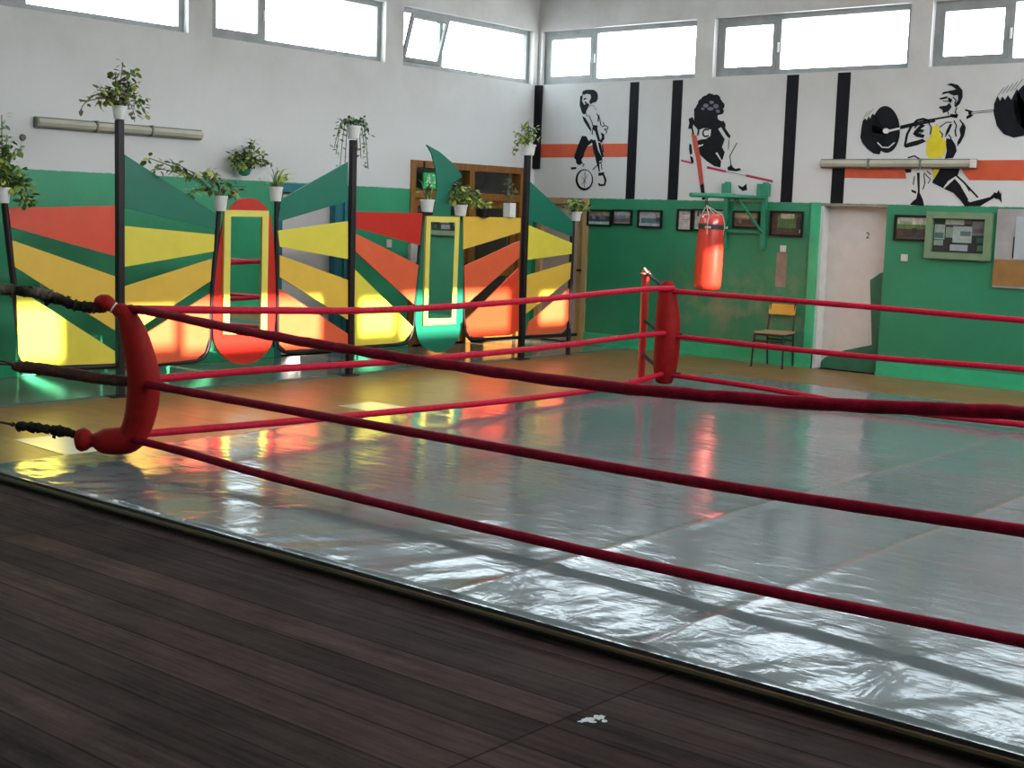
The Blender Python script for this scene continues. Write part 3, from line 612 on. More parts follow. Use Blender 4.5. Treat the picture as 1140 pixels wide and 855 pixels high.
# cable down the left wall and round vent spots
w = onA(25, 153); tag(MB().lathe([(.0,0),(.035,0),(.03,.02),(0,.022)], 14).build('wall_plug', mat('dark wall plug', (.12, .11, .10), .6)), 'dark round plug on left wall below the tube lamp end', 'plug')
po = bpy.data.objects['wall_plug']; po.matrix_world = Matrix.Translation(w) @ Matrix.Rotation(pi/2, 4, 'Y')
w = onA(432.5, 271); t = thing('light_switch', 'small white switch on the left wall beside the timber entrance', 'switch', (0, w.y, w.z))
MB().box((0, w.y-.045, w.z-.05), (.014, w.y+.045, w.z+.05)).build('plate', M_plast, t); MB().box((.012, w.y-.02, w.z-.025), (.02, w.y+.02, w.z+.025)).build('rocker', M_white, t)
a = onA(454, 271); c = onA(469, 292); t = thing('fuse_box', 'pale louvred wall box between the red panel and timber entrance', 'fuse box', (0, (a.y+c.y)/2, c.z))
MB().box((0, a.y, c.z), (.05, c.y, a.z)).build('box', M_greyleaf, t)
for i in range(4): MB().box((.05, a.y+.02+(c.y-a.y-.02)*i/4, c.z+.02), (.056, a.y+(c.y-a.y-.02)*(i+1)/4, a.z-.02)).build('louvre', M_white, t)
# exit sign above the timber entrance
a = onA(472.5, 192, .06); c = onA(486, 209.5, .06)
t = thing('exit_sign', 'green exit sign with white running figure hung over the timber entrance', 'sign', (.05, (a.y+c.y)/2, a.z))
y0, y1, z0, z1 = a.y, c.y, c.z, a.z
MB().box((.03, y0, z0), (.06, y1, z1)).build('sign_panel', mat('exit green', (.01, .42, .10), .4, .05, emit=.12), t)
MB().box((.02, y0+.02, z1), (.04, y0+.04, 2.45)).build('bracket', M_chain, t)
m = MB(); Y = lambda u: y0+(y1-y0)*u; Zs = lambda v: z1-(z1-z0)*v
def sg(pts): m.prism([(.0615, Y(u), Zs(v)) for u, v in pts], (-.001, 0, 0))
sg([(.30,.12),(.42,.12),(.42,.22),(.30,.22)]); sg([(.22,.26),(.44,.24),(.50,.36),(.42,.50),(.56,.66),(.46,.70),(.32,.54),(.20,.72),(.12,.68),(.26,.46)]); sg([(.66,.12),(.90,.12),(.90,.70),(.66,.70),(.66,.62),(.82,.62),(.82,.20),(.66,.20)]); sg([(.15,.80),(.60,.80),(.60,.74),(.80,.84),(.60,.94),(.60,.88),(.15,.88)])
m.build('pictogram', M_white, t, label='white running figure and arrow')

# ------------------------------------------------------------------ plants
def leaf(b, p, d, s, wd, mi):
    """pointed bent leaf from p along d"""
    d = d.normalized(); sd = d.cross(Vector((0,0,1)))
    sd = sd.normalized() if sd.length > .05 else Vector((0,1,0)); nn = sd.cross(d)
    a = random.uniform(-.9, .9); sd = sd*cos(a)+nn*sin(a); nn = sd.cross(d)
    q_ = [p, p+d*s*.35+sd*s*wd, p+d*s*.75+sd*s*wd*.75-nn*s*.08, p+d*s-nn*s*.2, p+d*s*.75-sd*s*wd*.75-nn*s*.08, p+d*s*.35-sd*s*wd, p+d*s*.45+nn*s*.05]
    b.add(q_, [(0,1,6), (1,2,6), (2,3,6), (3,4,6), (4,5,6), (5,0,6)], mi)
def plant(label, pot, X, kind, ends, size=.05, dens=7, mix=(0,1), pot_shape='round', group=None, name='potted_plant', potname='pot', spread=.12, potmat=None, start=2):
    """pot = (px centre, top py, bottom py, width px) measured at plane x=X; ends = tips of stems (px,py)"""
    cx_, ty, by, wpx = pot
    top = onA(cx_, ty, X); bot = onA(cx_, by, X); L0 = onA(cx_-wpx/2, ty, X); R0 = onA(cx_+wpx/2, ty, X)
    r = abs(R0.y-L0.y)/2*.74; h = top.z-bot.z
    t = thing(name, label, 'plant', bot, group)
    pb = MB()
    if pot_shape == 'round': pb.lathe([(r*.78,0),(r*.98,h*.86),(r*1.06,h*.87),(r*1.06,h),(r*.94,h),(r*.92,h*.88)], 18, bot); sm = True
    elif pot_shape == 'box': r *= .66; pb.box(bot+Vector((-r,-r,0)), bot+Vector((r,r,h))); sm = False
    else: pb.lathe([(r*.3,0),(r*.8,h*.3),(r,h),(r*.9,h)], 14, bot); sm = True
    po = pb.build(potname, potmat or (M_pot if pot_shape != 'basket' else M_gsteel), t, smooth=sm)
    MB().lathe([(r*.9,h*.86),(r*.9,h*.9)], 14, bot).build('soil', M_soil, po)
    lb = MB(); sb = MB(); base = bot+Vector((0,0,h*.9))
    for (ex, ey) in ends:
        e = onA(ex, ey, X+random.uniform(-spread, spread)*1.0)
        s0 = base+Vector((random.uniform(-1,1)*r*.5, random.uniform(-1,1)*r*.5, 0))
        if kind == 'spiky':
            mid = (s0+e)/2+Vector((0,0,.06)); pts = smoothcurve([s0, mid, e], 4)
            for i in range(len(pts)-1):
                w0_ = .022*(1-i/len(pts)); w1_ = .022*(1-(i+1)/len(pts)); dirv = (pts[i+1]-pts[i]).normalized(); sd = dirv.cross(Vector((.5,.2,.8))).normalized()
                lb.add([pts[i]-sd*w0_, pts[i]+sd*w0_, pts[i+1]+sd*w1_, pts[i+1]-sd*w1_], [(0,1,2,3)], random.choice(mix))
            continue
        if e.z < base.z: mid = Vector((s0.x*.4+e.x*.6, s0.y*.4+e.y*.6, max(base.z+.05, e.z+.12)))
        else: mid = (s0+e)/2+Vector((0, 0, .05))
        pts = smoothcurve([s0, mid, e], 6); sb.tube(pts, .0045, 4)
        for i in range(start, len(pts)):
            for _ in range(dens if i > 3 else max(1, dens//2)):
                if random.random() > .62: continue
                d = Vector((random.uniform(-1,1), random.uniform(-1,1), random.uniform(-.9,.6)))
                leaf(lb, pts[i]+d*size*.4, d, size*random.uniform(.7,1.25), random.uniform(.26,.4), random.choice(mix))
    lb.build('foliage', [M_leaf[i] for i in range(4)], t)
    if sb.v: sb.build('stems', M_stem, t)
    return t
# mi index refers to M_leaf slots
X = 1.86
plant('large bushy plant in white pot at left picture edge', (3, 208.5, 226, 22), X, 'bushy', [(2,128),(8,150),(-8,140),(18,165),(24,190),(34,222),(30,212),(12,180),(-5,170),(22,205),(5,195),(-12,160),(28,226)], .075, 4, (0,1,0,3))
plant('straggly plant on the tallest left post in front of the lamp', (133, 118, 133, 18), X, 'bushy', [(91,119),(99,112),(106,118),(108,100),(117,95),(128,80),(137,69),(147,77),(152,92),(158,108),(163,128),(150,128),(140,100),(128,98),(118,112),(134,90)], .062, 3, (0,1,2,3,2))
plant('trailing vine with brown leaves on the post left of the red mirror board', (245.5, 218, 235, 17), X, 'bushy', [(166,176),(172,186),(185,183),(191,180),(203,192),(211,190),(222,191),(213,212),(236,190),(238,200),(250,204),(262,212),(256,216),(232,210),(266,208),(212,214)], .075, 3, (0,1,2,3,3), spread=.10, start=9)
plant('spiky spider plant in white pot right of the red mirror board', (307, 208, 224, 16), X, 'spiky', [(301,186),(321,187),(334,202),(312,190),(286,200),(326,197),(292,208),(320,206),(308,186),(330,194),(296,192)], .05, 1, (0,1,3))
plant('plant with long thin trailing vines on the middle tall post', (393.5, 140, 154, 16), X, 'bushy', [(374,172),(378,190),(384,182),(376,150),(382,135),(394,131),(407,134),(411,150),(402,176),(410,188),(398,168),(388,133),(406,165),(372,165)], .046, 2, (0,1,1))
plant('bushy upright plant in white pot left of the green fin', (475.5, 222, 236, 15), X, 'spiky', [(470,192),(476,190),(466,200),(484,198),(462,210),(488,210),(474,196),(480,205),(460,216),(468,208)], .06, 3, (0,3,1))
plant('leafy plant in white pot right of the green fin', (512.5, 228, 240.5, 14), X, 'bushy', [(504,210),(510,205),(520,208),(530,212),(526,220),(503,220),(515,214),(508,216),(534,218)], .06, 4, (3,0,1))
plant('thin plant in tall square white pot before the timber entrance', (567, 226, 242, 13), X, 'bushy', [(563,200),(570,205),(566,198),(575,212),(560,213)], .03, 2, (1,2), pot_shape='box')
plant('leafy plant on the right hand tall post near the corner', (587, 161, 173, 16), X, 'bushy', [(572,158),(574,148),(580,138),(588,135),(596,142),(600,155),(585,145),(592,150),(570,170),(578,152)], .048, 3, (0,1,3))
plant('small plant in white pot on the last thin divider post', (641, 236, 246, 10), X, 'bushy', [(630,233),(634,226),(641,222),(648,225),(655,232),(645,230),(638,228)], .055, 5, (0,3,1))
plant('bushy plant in a wall basket above the red mirror board', (272, 189, 196, 16), .16, 'bushy', [(258,178),(262,168),(270,164),(279,160),(284,156),(292,172),(298,180),(303,182),(268,176),(276,172),(288,166),(262,184),(280,182),(258,172)], .052, 4, (1,0,1,3), pot_shape='basket', name='hanging_plant', potname='wall_basket', spread=.08)
plant('low yellowish plant in dark pot before the timber entrance', (538, 232, 242, 15), X, 'bushy', [(524,229),(530,226),(538,225),(545,228),(533,229)], .05, 4, (3,0), potmat=M_black)

# ------------------------------------------------------------------ room divider
XP = 1.86
pa = lambda pts, x=XP: [onA(a, b_, x) for a, b_ in pts]
def board(pts, name, m, parent, x=XP, th=.018, label=None): return MB().prism(pa(pts, x), (-th, 0, 0)).build(name, m, parent, label=label)
def tubepx(pts, r, parent, name='frame_tube', x=XP-.03, m=M_pole, n=8, sm=10):
    return MB().tube(smoothcurve([onA(a, b_, x) for a, b_ in pts], 5), r, n).build(name, m, parent, smooth=True)
YP = [-8.215, -5.338, -2.42]
screens = []
labs = ['painted divider screen on the tall post behind the near ring corner', 'painted divider screen on the middle tall post between both mirror boards', 'painted divider screen on the last tall post nearest the corner']
for yp, lb_ in zip(YP, labs):
    t = thing('divider_screen', lb_, 'room divider', (XP, yp, 0), 'divider screens'); screens.append(t)
    b = MB(); b.box((XP-.04, yp-.026, 0), (XP+.026, yp+.040, 2.52)); b.build('pole', M_pole, t, bevel=.008)
    MB().box((XP-.09, yp-.10, -.002), (XP+.06, yp+.10, .012)).build('foot_plate', M_pole, t)
s1, s2, s3 = screens
# screen 1, left wing
board([(9.5,231.6),(128,229),(128,285),(12.2,252.6)], 'panel', M_vred, s1, label='vermilion red panel')
board([(13.7,267.4),(128,307.6),(128,367.8),(16.4,296.8)], 'panel', M_ochre, s1, label='ochre panel')
board([(18,320),(128,391),(128,404.6),(60,407),(26,406),(21,395)], 'panel', M_yel, s1, label='lemon yellow panel')
tubepx([(5,226),(11,280),(17,330),(23,385),(26,402),(34,409),(60,410),(128,407)], .030, s1)
# right wing
board([(139,172.2),(240,237.5),(240,255),(139,231.6)], 'panel', M_teal, s1, label='dark teal panel')
board([(139,251.6),(239,261),(238,280),(139,297)], 'panel', M_yel, s1, label='lemon yellow panel')
board([(139,319),(236,288.4),(234.7,312.6),(139,376)], 'panel', M_ochre, s1, label='ochre panel')
board([(139,386),(233.7,327),(233,375),(228,392),(219,400),(173,405),(139,407)], 'panel', M_orange, s1, label='orange panel')
tubepx([(243.5,234),(240,281),(236,323),(233.5,360),(232,385),(226,397),(215,402),(180,405),(139,408)], .024, s1)
# screen 2
board([(313,222),(387.4,180),(387.4,224),(309.5,247)], 'panel', M_teal, s2, label='dark teal panel')
board([(309.5,257),(387.4,246.3),(387.4,288.4),(311.6,274.7)], 'panel', M_yel, s2, label='lemon yellow panel')
board([(311.6,284),(387.4,311.6),(387.4,355.8),(311.6,308.4)], 'panel', M_ochre, s2, label='ochre panel')
board([(310.5,321),(387.4,371.6),(387.4,386),(318,390),(311,383)], 'panel', M_orange, s2, label='orange panel')
tubepx([(307.8,223),(307.5,270),(307.8,313),(309,365),(310.5,385),(316,391),(330,391.5),(387,387.5)], .022, s2)
board([(396.4,235.8),(470.5,237.4),(467.4,273),(396.4,253.7)], 'panel', M_red, s2, label='bright red panel')
board([(396,260),(466,295),(461,339),(396,280)], 'panel', M_orange, s2, label='orange panel')
board([(395,300),(460,364),(457,371),(450.5,379),(440,382),(395,385)], 'panel', M_yel, s2, label='lemon yellow panel')
tubepx([(470,236),(466,291),(462,334),(460,362),(456,377),(448,383),(430,384.5),(394,387)], .022, s2)
# screen 3
board([(515.8,241),(579.8,242.6),(579.4,258.4),(515.8,277.8)], 'panel', M_ochre, s3, label='ochre panel')
board([(516.8,296.3),(578.8,268),(578.2,286.8),(518,340)], 'panel', M_orange, s3, label='orange panel')
board([(518.5,357),(577.8,298),(577.6,368),(568,373),(526,375.5),(520,370)], 'panel', M_ored, s3, label='orange red panel')
tubepx([(514,239),(515,290),(516,340),(517.5,366),(522,376),(530,378),(578,375.5)], .020, s3)
board([(588.5,200.5),(640,249),(638.5,263.7),(588,243.7)], 'panel', M_teal, s3, label='dark teal panel')
board([(587,250),(638,271),(637,282.6),(586.5,289.4)], 'panel', M_yel, s3, label='lemon yellow panel')
board([(586,306.8),(636,292),(634.7,310.5),(586,349)], 'panel', M_ochre, s3, label='ochre panel')
board([(589,359),(633.7,321),(633,355),(630,365),(623,370),(586,373)], 'panel', M_orange, s3, label='orange panel')
tubepx([(637.5,262),(636,300),(634.5,340),(633,362),(628,371),(620,373),(584,375)], .018, s3)
tubepx([(641,372.5),(584,375.5)], .022, s3, 'bottom_rail')
yl = onA(639, 246, XP).y; b = MB(); b.tube([(XP-.02, yl, 0), (XP-.02, yl, onA(640,246,XP).z)], .030, 10); b.build('end_post', M_pole, s3, smooth=True)
# mirror boards hung between the screens
def arc(pts, n=6): return [(p.x, p.y) for p in smoothcurve([Vector((a, b_, 0)) for a, b_ in pts], n)]
def mirror_board(label, outline, fo, fi, mboard, xb, wname='board', tilt=0):
    c = onA(sum(p[0] for p in outline)/len(outline), max(p[1] for p in outline), xb)
    t = thing('mirror_board', label, 'mirror', c)
    MB().prism(pa(outline, xb), (-.02, 0, 0)).build(wname, mboard, t)
    fr = MB().ring(pa(fo, xb+.030), pa(fi, xb+.030), (-.0295, 0, 0)).build('mirror_frame', M_frameyel, t, label='pale yellow frame')
    gl = [p+Vector((tilt*k_, 0, 0)) for p, k_ in zip(pa(fi, xb+.015), (-1, 1, 1, -1))]
    MB().prism(gl, (-.002, 0, 0)).build('mirror_glass', M_mirror, fr, label='mirror glass')
    return t
right = [(298,234),(303,250),(306,290),(307,330),(306,360),(302,384),(292,397),(282,403.5),(270.5,405.5)]
left = [(270.5,405.5),(258,403),(248,396),(239,382),(237,360),(238.5,323),(243,280),(249,245),(255,234)]
top = [(255,234),(259,228),(266,222.5),(276,220.5),(286,222.5),(294,228),(298,234)]
outl = arc(right, 3)[:-1]+arc(left, 3)[:-1]+arc(top, 3)[:-1]
mirror_board('red rounded board with a yellow framed tall mirror', outl, [(250.3,233.6),(299.5,234.8),(297,373),(248.3,372)], [(257.3,241),(292.5,241.5),(290.7,367),(255.5,366.6)], M_red, XP-.01)
right = [(512,241),(514.5,250),(516,262),(516,300),(515.4,329),(514.7,361),(510,377),(500,388.5),(487.4,393)]
left = [(487.4,393),(476,389),(467,380),(462.5,362),(463,329),(467,290),(470,255),(475,241)]
fin = [(482,240),(485,226),(486.8,209),(485.2,188),(481,171),(475.2,161),(489.5,169),(504,181.5),(511,190.5),(512.8,193),(514.6,197),(509.5,200),(505,203.5),(502.2,217),(501.7,240)]
outl = arc(right, 3)[:-1]+arc(left, 3)+fin
mirror_board('green board with curved fin top and a yellow framed tall mirror', outl, [(475,240.5),(512,241.6),(507.4,360.5),(471.6,362.5)], [(479.8,247),(507,247.6),(503,354),(476.2,355)], M_teal, XP-.01, tilt=.012)

# ------------------------------------------------------------------ ring
PX0, PX1, PY0, PY1, PH = 4.45, 12.35, -11.02, -2.17, .070
rp_ = thing('ring_platform', 'low boxing ring floor covered with a glossy grey sheet', 'boxing ring', ((PX0+PX1)/2, (PY0+PY1)/2, 0))
MB().box((PX0+.06, PY0+.06, 0), (PX1-.06, PY1-.06, PH-.012)).build('base', M_edge, rp_)
n1, n2 = 300, 230
verts = []; faces = []
for j in range(n2+1):
    for i in range(n1+1):
        x = PX0+(PX1-PX0)*i/n1; y = PY0+(PY1-PY0)*(j/n2)**1.35
        d = y-PY0; e = exp(-d/.55)
        z = PH + .004*noise.noise((x*1.1, y*1.1, 0)) + .0022*noise.noise((x*3.1+y, y*2.2, 3))
        ridge = 1-abs(noise.noise((x*2.0-y*.8, d*.55, 7)))*3.2
        z += e*.008*max(0, ridge) + e*.004*noise.noise((x*7.5-d*3, d*2.2, 5))
        lx = x-PX0; el = exp(-lx/.7); z += el*.006*max(0, 1-abs(noise.noise((y*1.6, lx*.5, 11)))*3)
        for sx in (8.56, 9.60): z += .004*exp(-((x-sx)/.05)**2)
        edge = min(d, lx, PX1-x, PY1-y); 
        if edge < .03: z = PH-.004
        verts.append((x, y, z))
for j in range(n2):
    for i in range(n1): a = j*(n1+1)+i; faces.append((a, a+1, a+n1+2, a+n1+1))
o0 = len(verts)
mb = MB(); mb.add(verts, faces)
rim = [i for i in range(n1+1)]+[j*(n1+1)+n1 for j in range(1, n2+1)]+[n2*(n1+1)+i for i in range(n1-1, -1, -1)]+[j*(n1+1) for j in range(n2-1, 0, -1)]
rv = [(verts[i][0], verts[i][1], PH-.022) for i in rim]; nr = len(rim); base = len(mb.v); mb.v += rv
for i in range(nr): mb.f.append((rim[i], rim[(i+1) % nr], base+(i+1) % nr, base+i)); mb.m.append(1)
mb.build('canvas', [canvas_material(), M_edge], rp_, smooth=True)
b = MB(); b.box((PX0-.01, PY0-.016, .032), (PX1+.01, PY0+.05, .047)); b.build('front_batten', M_batten, rp_, label='tan wooden batten along the near edge')
MB().box((PX0-.015, PY0, .022), (PX0+.05, PY1, .046)).build('side_batten', M_batten, rp_)
MB().box((PX0-.01, PY0+.035, .0), (PX1+.01, PY0+.06, .032)).build('edge_board', M_edge, rp_)  # black colour stands for the deep shadow under the batten

CX, CY, FX, FY, GX = 4.87, -10.12, 4.86, -3.66, 11.65
def diag(px, py, shift=0): return survey(px, py, (1,-1,0), (CX+shift, CY-shift, 0))
def rope(pts, label, grp, m=M_rope, r=.027, twist=0):
    P = smoothcurve(pts, 12)
    rr = []
    for i, p in enumerate(P):
        k = r*(1+.03*sin(i*1.9))
        if twist and i < len(P)*twist: k *= 1+.16*noise.noise((i*.9, 2, 5))
        rr.append(k)
    if twist: P = [p+Vector((0,0,.006*noise.noise((i*.7, 0, 1)))) for i, p in enumerate(P)]
    o = MB().tube(P, rr, 12).build('ring_rope', m, smooth=True); return tag(o, label, 'rope', grp)
rope([diag(131,345.5),(CX+.12,CY,1.078),(5.9,CY,1.030),(7.0,CY,.992),(8.55,CY,.970),(9.8,CY,1.012),(10.75,CY,1.078),(GX,CY,1.12)], 'topmost dark red rope along the near side of the ring', 'near side ropes', M_ropedark, .030, .5)
rope([diag(152,424.5),(CX+.2,CY,.588),(6.2,CY,.584),(7.7,CY,.580),(9.4,CY,.584),(10.8,CY,.617),(GX,CY,.64)], 'middle dark red rope along the near side of the ring', 'near side ropes', M_ropedark, .027)
rope([diag(134,485.5),(5.4,CY,.188),(6.3,CY,.155),(7.73,CY,.140),(9.42,CY,.143),(10.83,CY,.177),(GX,CY,.20)], 'lowest dark red rope along the near side of the ring', 'near side ropes', M_ropedark, .027)
rope([diag(133,344),(CX,-9.0,1.035),(CX,-7.8,1.000),(CX,-6.2,1.020),(FX,-4.3,1.085),(FX+.02,FY,1.09)], 'top red rope on the far left side before the divider', 'far left ropes')
rope([(CX,CY,.600),(CX,-9.0,.600),(CX,-7.7,.580),(CX,-6.0,.585),(FX,-4.2,.625),(FX+.02,FY,.63)], 'middle red rope on the far left side before the divider', 'far left ropes')
rope([(CX,CY,.235),(CX,-9.0,.200),(CX,-7.7,.170),(CX,-6.0,.135),(FX,-4.6,.140),(FX-.02,-3.95,.185),(FX,FY,.22)], 'lowest red rope on the far left side before the divider', 'far left ropes')
rope([(FX,FY,1.06),(6.9,FY,1.045),(8.45,FY,1.025),(10,FY,1.03),(GX,FY,1.08)], 'top red rope on the back side facing the green wall', 'back side ropes')
rope([(FX,FY,.60),(6.9,FY,.580),(8.48,FY,.605),(10,FY,.60),(GX,FY,.63)], 'middle red rope on the back side facing the green wall', 'back side ropes')
rope([(FX,FY,.195),(5.9,FY,.175),(7.3,FY,.115),(8.5,FY,.125),(10,FY,.14),(GX,FY,.2)], 'lowest red rope on the back side facing the green wall', 'back side ropes')
# corner pads
pth = [(106,337),(112,336),(118,337),(123,340),(127,343),(131,345),(137,348),(143,356),(149,372),(156,398),(160,422),(159,446),(155,466),(150,480),(143,489),(130,491),(115,491),(106,490.5),(103,490.5),(98,490),(92,489.5),(86,489),(83,489)]
rad = [4,8,9.4,8,5.2,8,10,12,14.8,17,18.2,18,17,16,15.5,15.5,14,9,6.5,11.5,13.5,11,4]
P3 = [diag(*p) for p in pth]
px2m = lambda p: (p-CAM).dot(FW)/FPX
t = thing('corner_pad', 'curved red vinyl corner pad with knotted ends at the near left corner', 'corner pad', P3[15])
pp = smoothcurve(P3, 5); rr = lerp_list([r*px2m(p) for r, p in zip(rad, P3)], len(pp))
MB().tube(pp, rr, 20).build('cushion', M_pad, t, smooth=True)
def torus(b, c, axis, R, r, n=18, m=6):
    axis = Vector(axis).normalized(); a = axis.orthogonal().normalized(); bb = axis.cross(a)
    pts = [Vector(c)+(a*cos(2*pi*i/n)+bb*sin(2*pi*i/n))*R for i in range(n)]
    vs = []; fs = []
    for i, p in enumerate(pts):
        rd = (p-Vector(c)).normalized()
        for k in range(m): vs.append(p+(rd*cos(2*pi*k/m)+axis*sin(2*pi*k/m))*r)
    for i in range(n):
        for k in range(m): fs.append((i*m+k, ((i+1) % n)*m+k, ((i+1) % n)*m+(k+1) % m, i*m+(k+1) % m))
    b.add(vs, fs)
b = MB(); torus(b, diag(126.5, 342.5), P3[5]-P3[3], .036, .006); b.build('tie', M_strap, t, label='pale tie around the top knot')
b = MB(); torus(b, diag(103.5, 490.5), P3[19]-P3[17], .040, .007); b.build('tie', M_pad, t)
# far pad
zt = onB(741, 313, FY).z; zb = onB(739, 427, FY).z
prof = [(0,.05),(.04,.075),(.12,.095),(.3,.122),(.5,.134),(.7,.134),(.85,.122),(.94,.10),(.985,.085),(1,.05)]
t = thing('corner_pad', 'upright fat red vinyl corner pad at the far corner before the green wall', 'corner pad', (FX, FY, .1))
pts = []; rr = []
for u, r in prof:
    z = zt+(zb-zt)*u; pcx = 741.5+4*sin(pi*min(1, u*1.1))*.3-5*max(0, u-.55)
    w = onB(pcx, 313+114*u, FY); pts.append((w.x, FY+.02*(1-u), z)); rr.append(r)
pp = smoothcurve(pts, 5); MB().tube(pp, lerp_list(rr, len(pp)), 20).build('cushion', M_pad, t, smooth=True)
for zz in (1.06, .615, .21):
    b = MB(); b.box((FX-.16, FY-.012, zz-.02), (FX+.16, FY+.012, zz+.02)); b.build('rope_loop', M_strapgr, t)
# far corner post with straps
FPX_, FPY_ = 4.42, -3.50
zt = onB(713, 301, FPY_).z
t = thing('ring_post', 'slim red steel ring post behind the far corner pad', 'post', (FPX_, FPY_, PH))
tp = onB(715, 303, FPY_)
b = MB(); b.tube([(FPX_, FPY_, PH), (FPX_+.005, FPY_, zt)], .040, 14); b.build('tube', M_post, t, smooth=True)
MB().box((FPX_-.09, FPY_-.09, PH-.003), (FPX_+.09, FPY_+.09, PH+.012)).build('base_plate', M_post, t)
b = MB(); torus(b, (FPX_, FPY_, zt-.03), (0,0,1), .045, .012); torus(b, (FPX_+.02, FPY_-.02, zt-.0), (.5,.3,.5), .030, .012); b.build('knot', mat('pink sunlit post tip', (.60, .30, .22), .7, .1), t, label='knot coloured pale for the sunlit post tip')  # pale pink puts the sun on the post tip into the colour
for z0, z1 in ((zt-.02, 1.05), (.72, .60), (.36, .21)):
    tag(MB().tube(smoothcurve([(FPX_+.03, FPY_-.02, z0), ((FPX_+FX)/2, (FPY_+FY)/2, (z0+z1)/2-.012), (FX-.06, FY+.03, z1)], 4), .019, 8).build('tie_strap', M_strapgr, smooth=True), {1.05: 'topmost dark webbing strap from far post to pad', .60: 'middle dark webbing strap from far post to pad', .21: 'lowest dark webbing strap from far post to pad'}[z1], 'strap', 'far corner straps')
# near corner post (just beyond the picture edge) and its taped straps
pb_ = diag(-26, 500); NPX, NPY = pb_.x, pb_.y
t = thing('ring_post', 'slim red steel ring post at the near left corner', 'post', (NPX, NPY, 0))
MB().tube([(NPX, NPY, 0), (NPX, NPY, 1.25)], .040, 14).build('tube', M_post, t, smooth=True); MB().box((NPX-.1, NPY-.1, 0), (NPX+.1, NPY+.1, .012)).build('base_plate', M_post, t)
def strap(px, radpx, m, label, rough):
    P = smoothcurve([diag(*p) for p in px], 8); r0 = lerp_list(radpx, len(P)); rr = [r*px2m(p)*(1+rough*noise.noise((i*.55, 3.1, r0[0]))) for i, (r, p) in enumerate(zip(r0, P))]
    b = MB(); b.tube(P, rr, 12)
    for i in range(3, len(P)-3):
        if rough > .3 and random.random() < .55:
            p = P[i]; d = Vector((random.uniform(-1,1), random.uniform(-1,1), random.uniform(-1.2,.8))).normalized(); tt = (P[i+1]-P[i-1]).normalized()
            b.add([p-tt*.014, p+tt*.014, p+d*rr[i]*1.75+tt*.012, p+d*rr[i]*1.6-tt*.012], [(0,1,2,3)])
    o = b.build('tie_strap', m, smooth=True); return tag(o, label, 'strap', 'near corner straps')
strap([(-24,319),(0,322),(20,323.5),(40,326),(56,331),(66,333),(80,339),(95,341.5),(110,343),(118,343)], [6,6.5,6.5,6.5,7.5,6,5.5,6.5,5.5,5], M_tape, 'topmost frayed taped strap left of the near corner pad', .45)
o = strap([(14,407),(20,408),(35,409.5),(60,413),(90,418),(115,422),(135,424),(150,425)], [4,6.5,7,7,7,6.5,6.5,5], M_tapebr, 'middle thick brown taped strap left of the near corner pad', .18)
MB().tube(smoothcurve([diag(-24,398), diag(0,401.5), diag(10,404), diag(20,408)], 5), .007, 6).build('wire', M_chain, o)
MB().tube(smoothcurve([diag(-24,405), diag(0,405.5), diag(10,406), diag(20,409)], 5), .006, 6).build('wire', M_chain, o)
o = strap([(18,473),(22,474),(40,476),(58,478.5),(66,479.5),(75,481),(86,485)], [3,5,5.5,5,6.5,5,4], M_tape, 'lowest frayed taped strap left of the near corner pad', .40)
MB().tube(smoothcurve([diag(-24,470), diag(-2,470), diag(8,471.5), diag(20,473.5)], 5), .008, 6).build('wire', M_chain, o)
MB().box(diag(66,478)-Vector((.012,.012,.05)), diag(69,479)+Vector((.012,.012,0))).build('tape_end', M_tape, o)
# posts closing the ring on the right
for (x, y, lab) in ((GX+.05, CY-.03, 'slim red ring post at the near right corner'), (GX+.05, FY+.03, 'slim red ring post at the far right corner')):
    t = thing('ring_post', lab, 'post', (x, y, PH)); MB().tube([(x, y, PH), (x, y, 1.3)], .040, 14).build('tube', M_post, t, smooth=True)

# ------------------------------------------------------------------ punching bag and bracket
t = thing('wall_bracket', 'green welded steel wall bracket carrying the punching bag', 'bracket', (3.54, 0, 1.45))
XL, XR, XA = 3.26, 3.82, 3.64
BY = -1.12
zarm = onB(793, 218, BY).z
for xx in (XL, XR): MB().box((xx-.03, -.05, 1.45), (xx+.03, 0, 2.30)).build('upright', M_gsteel, t)
for (xx, w) in ((XL, .07), (XR, .11)): MB().box((xx-w, -.055, 2.13), (xx+w*.6, -.003, 2.28)).build('mounting_plate', M_gsteel, t)
MB().box((XL, -.045, 1.65), (XR, -.01, 1.69)).build('crossbar', M_gsteel, t)
MB().box((XL, -.05, 2.08), (XR, -.01, 2.13)).build('crossbar', M_gsteel, t)
MB().tube([(XA, -.03, 2.11), (XA, BY-.36, zarm)], .028, 8).build('arm', M_gsteel, t)
MB().tube([(XR, -.04, 2.11), (XA, BY+.2, zarm)], .018, 8).build('arm_brace', M_gsteel, t); MB().tube([(XL, -.04, 2.11), (XA, BY+.2, zarm)], .018, 8).build('arm_brace', M_gsteel, t)
MB().tube([(XR, -.04, 1.66), (XA+.01, -.40, 2.08)], .018, 8).build('strut', M_gsteel, t); MB().tube([(XL, -.04, 1.66), (XA-.01, -.42, 2.08)], .014, 8).build('strut', M_gsteel, t)
MB().tube([(XL-.10, -.30, zarm+.04), (XA+.05, -.55, zarm+.03)], .016, 8).build('arm_brace', M_gsteel, t)
bt = onB(793, 238, BY); bb_ = onB(787, 323, BY)
t = thing('punching_bag', 'glossy red punching bag hanging before the green back wall', 'punching bag', (bt.x, BY, bt.z))
H = bt.z-bb_.z; R = .168
axis = (Vector((bb_.x, BY, bb_.z))-Vector((bt.x, BY, bt.z)))
prof = [(0,.09),(.02,.125),(.06,.142),(.13,.150),(.2,.156),(.4,.164),(.7,R),(.92,R),(.97,.160),(.995,.13),(1,.08)]
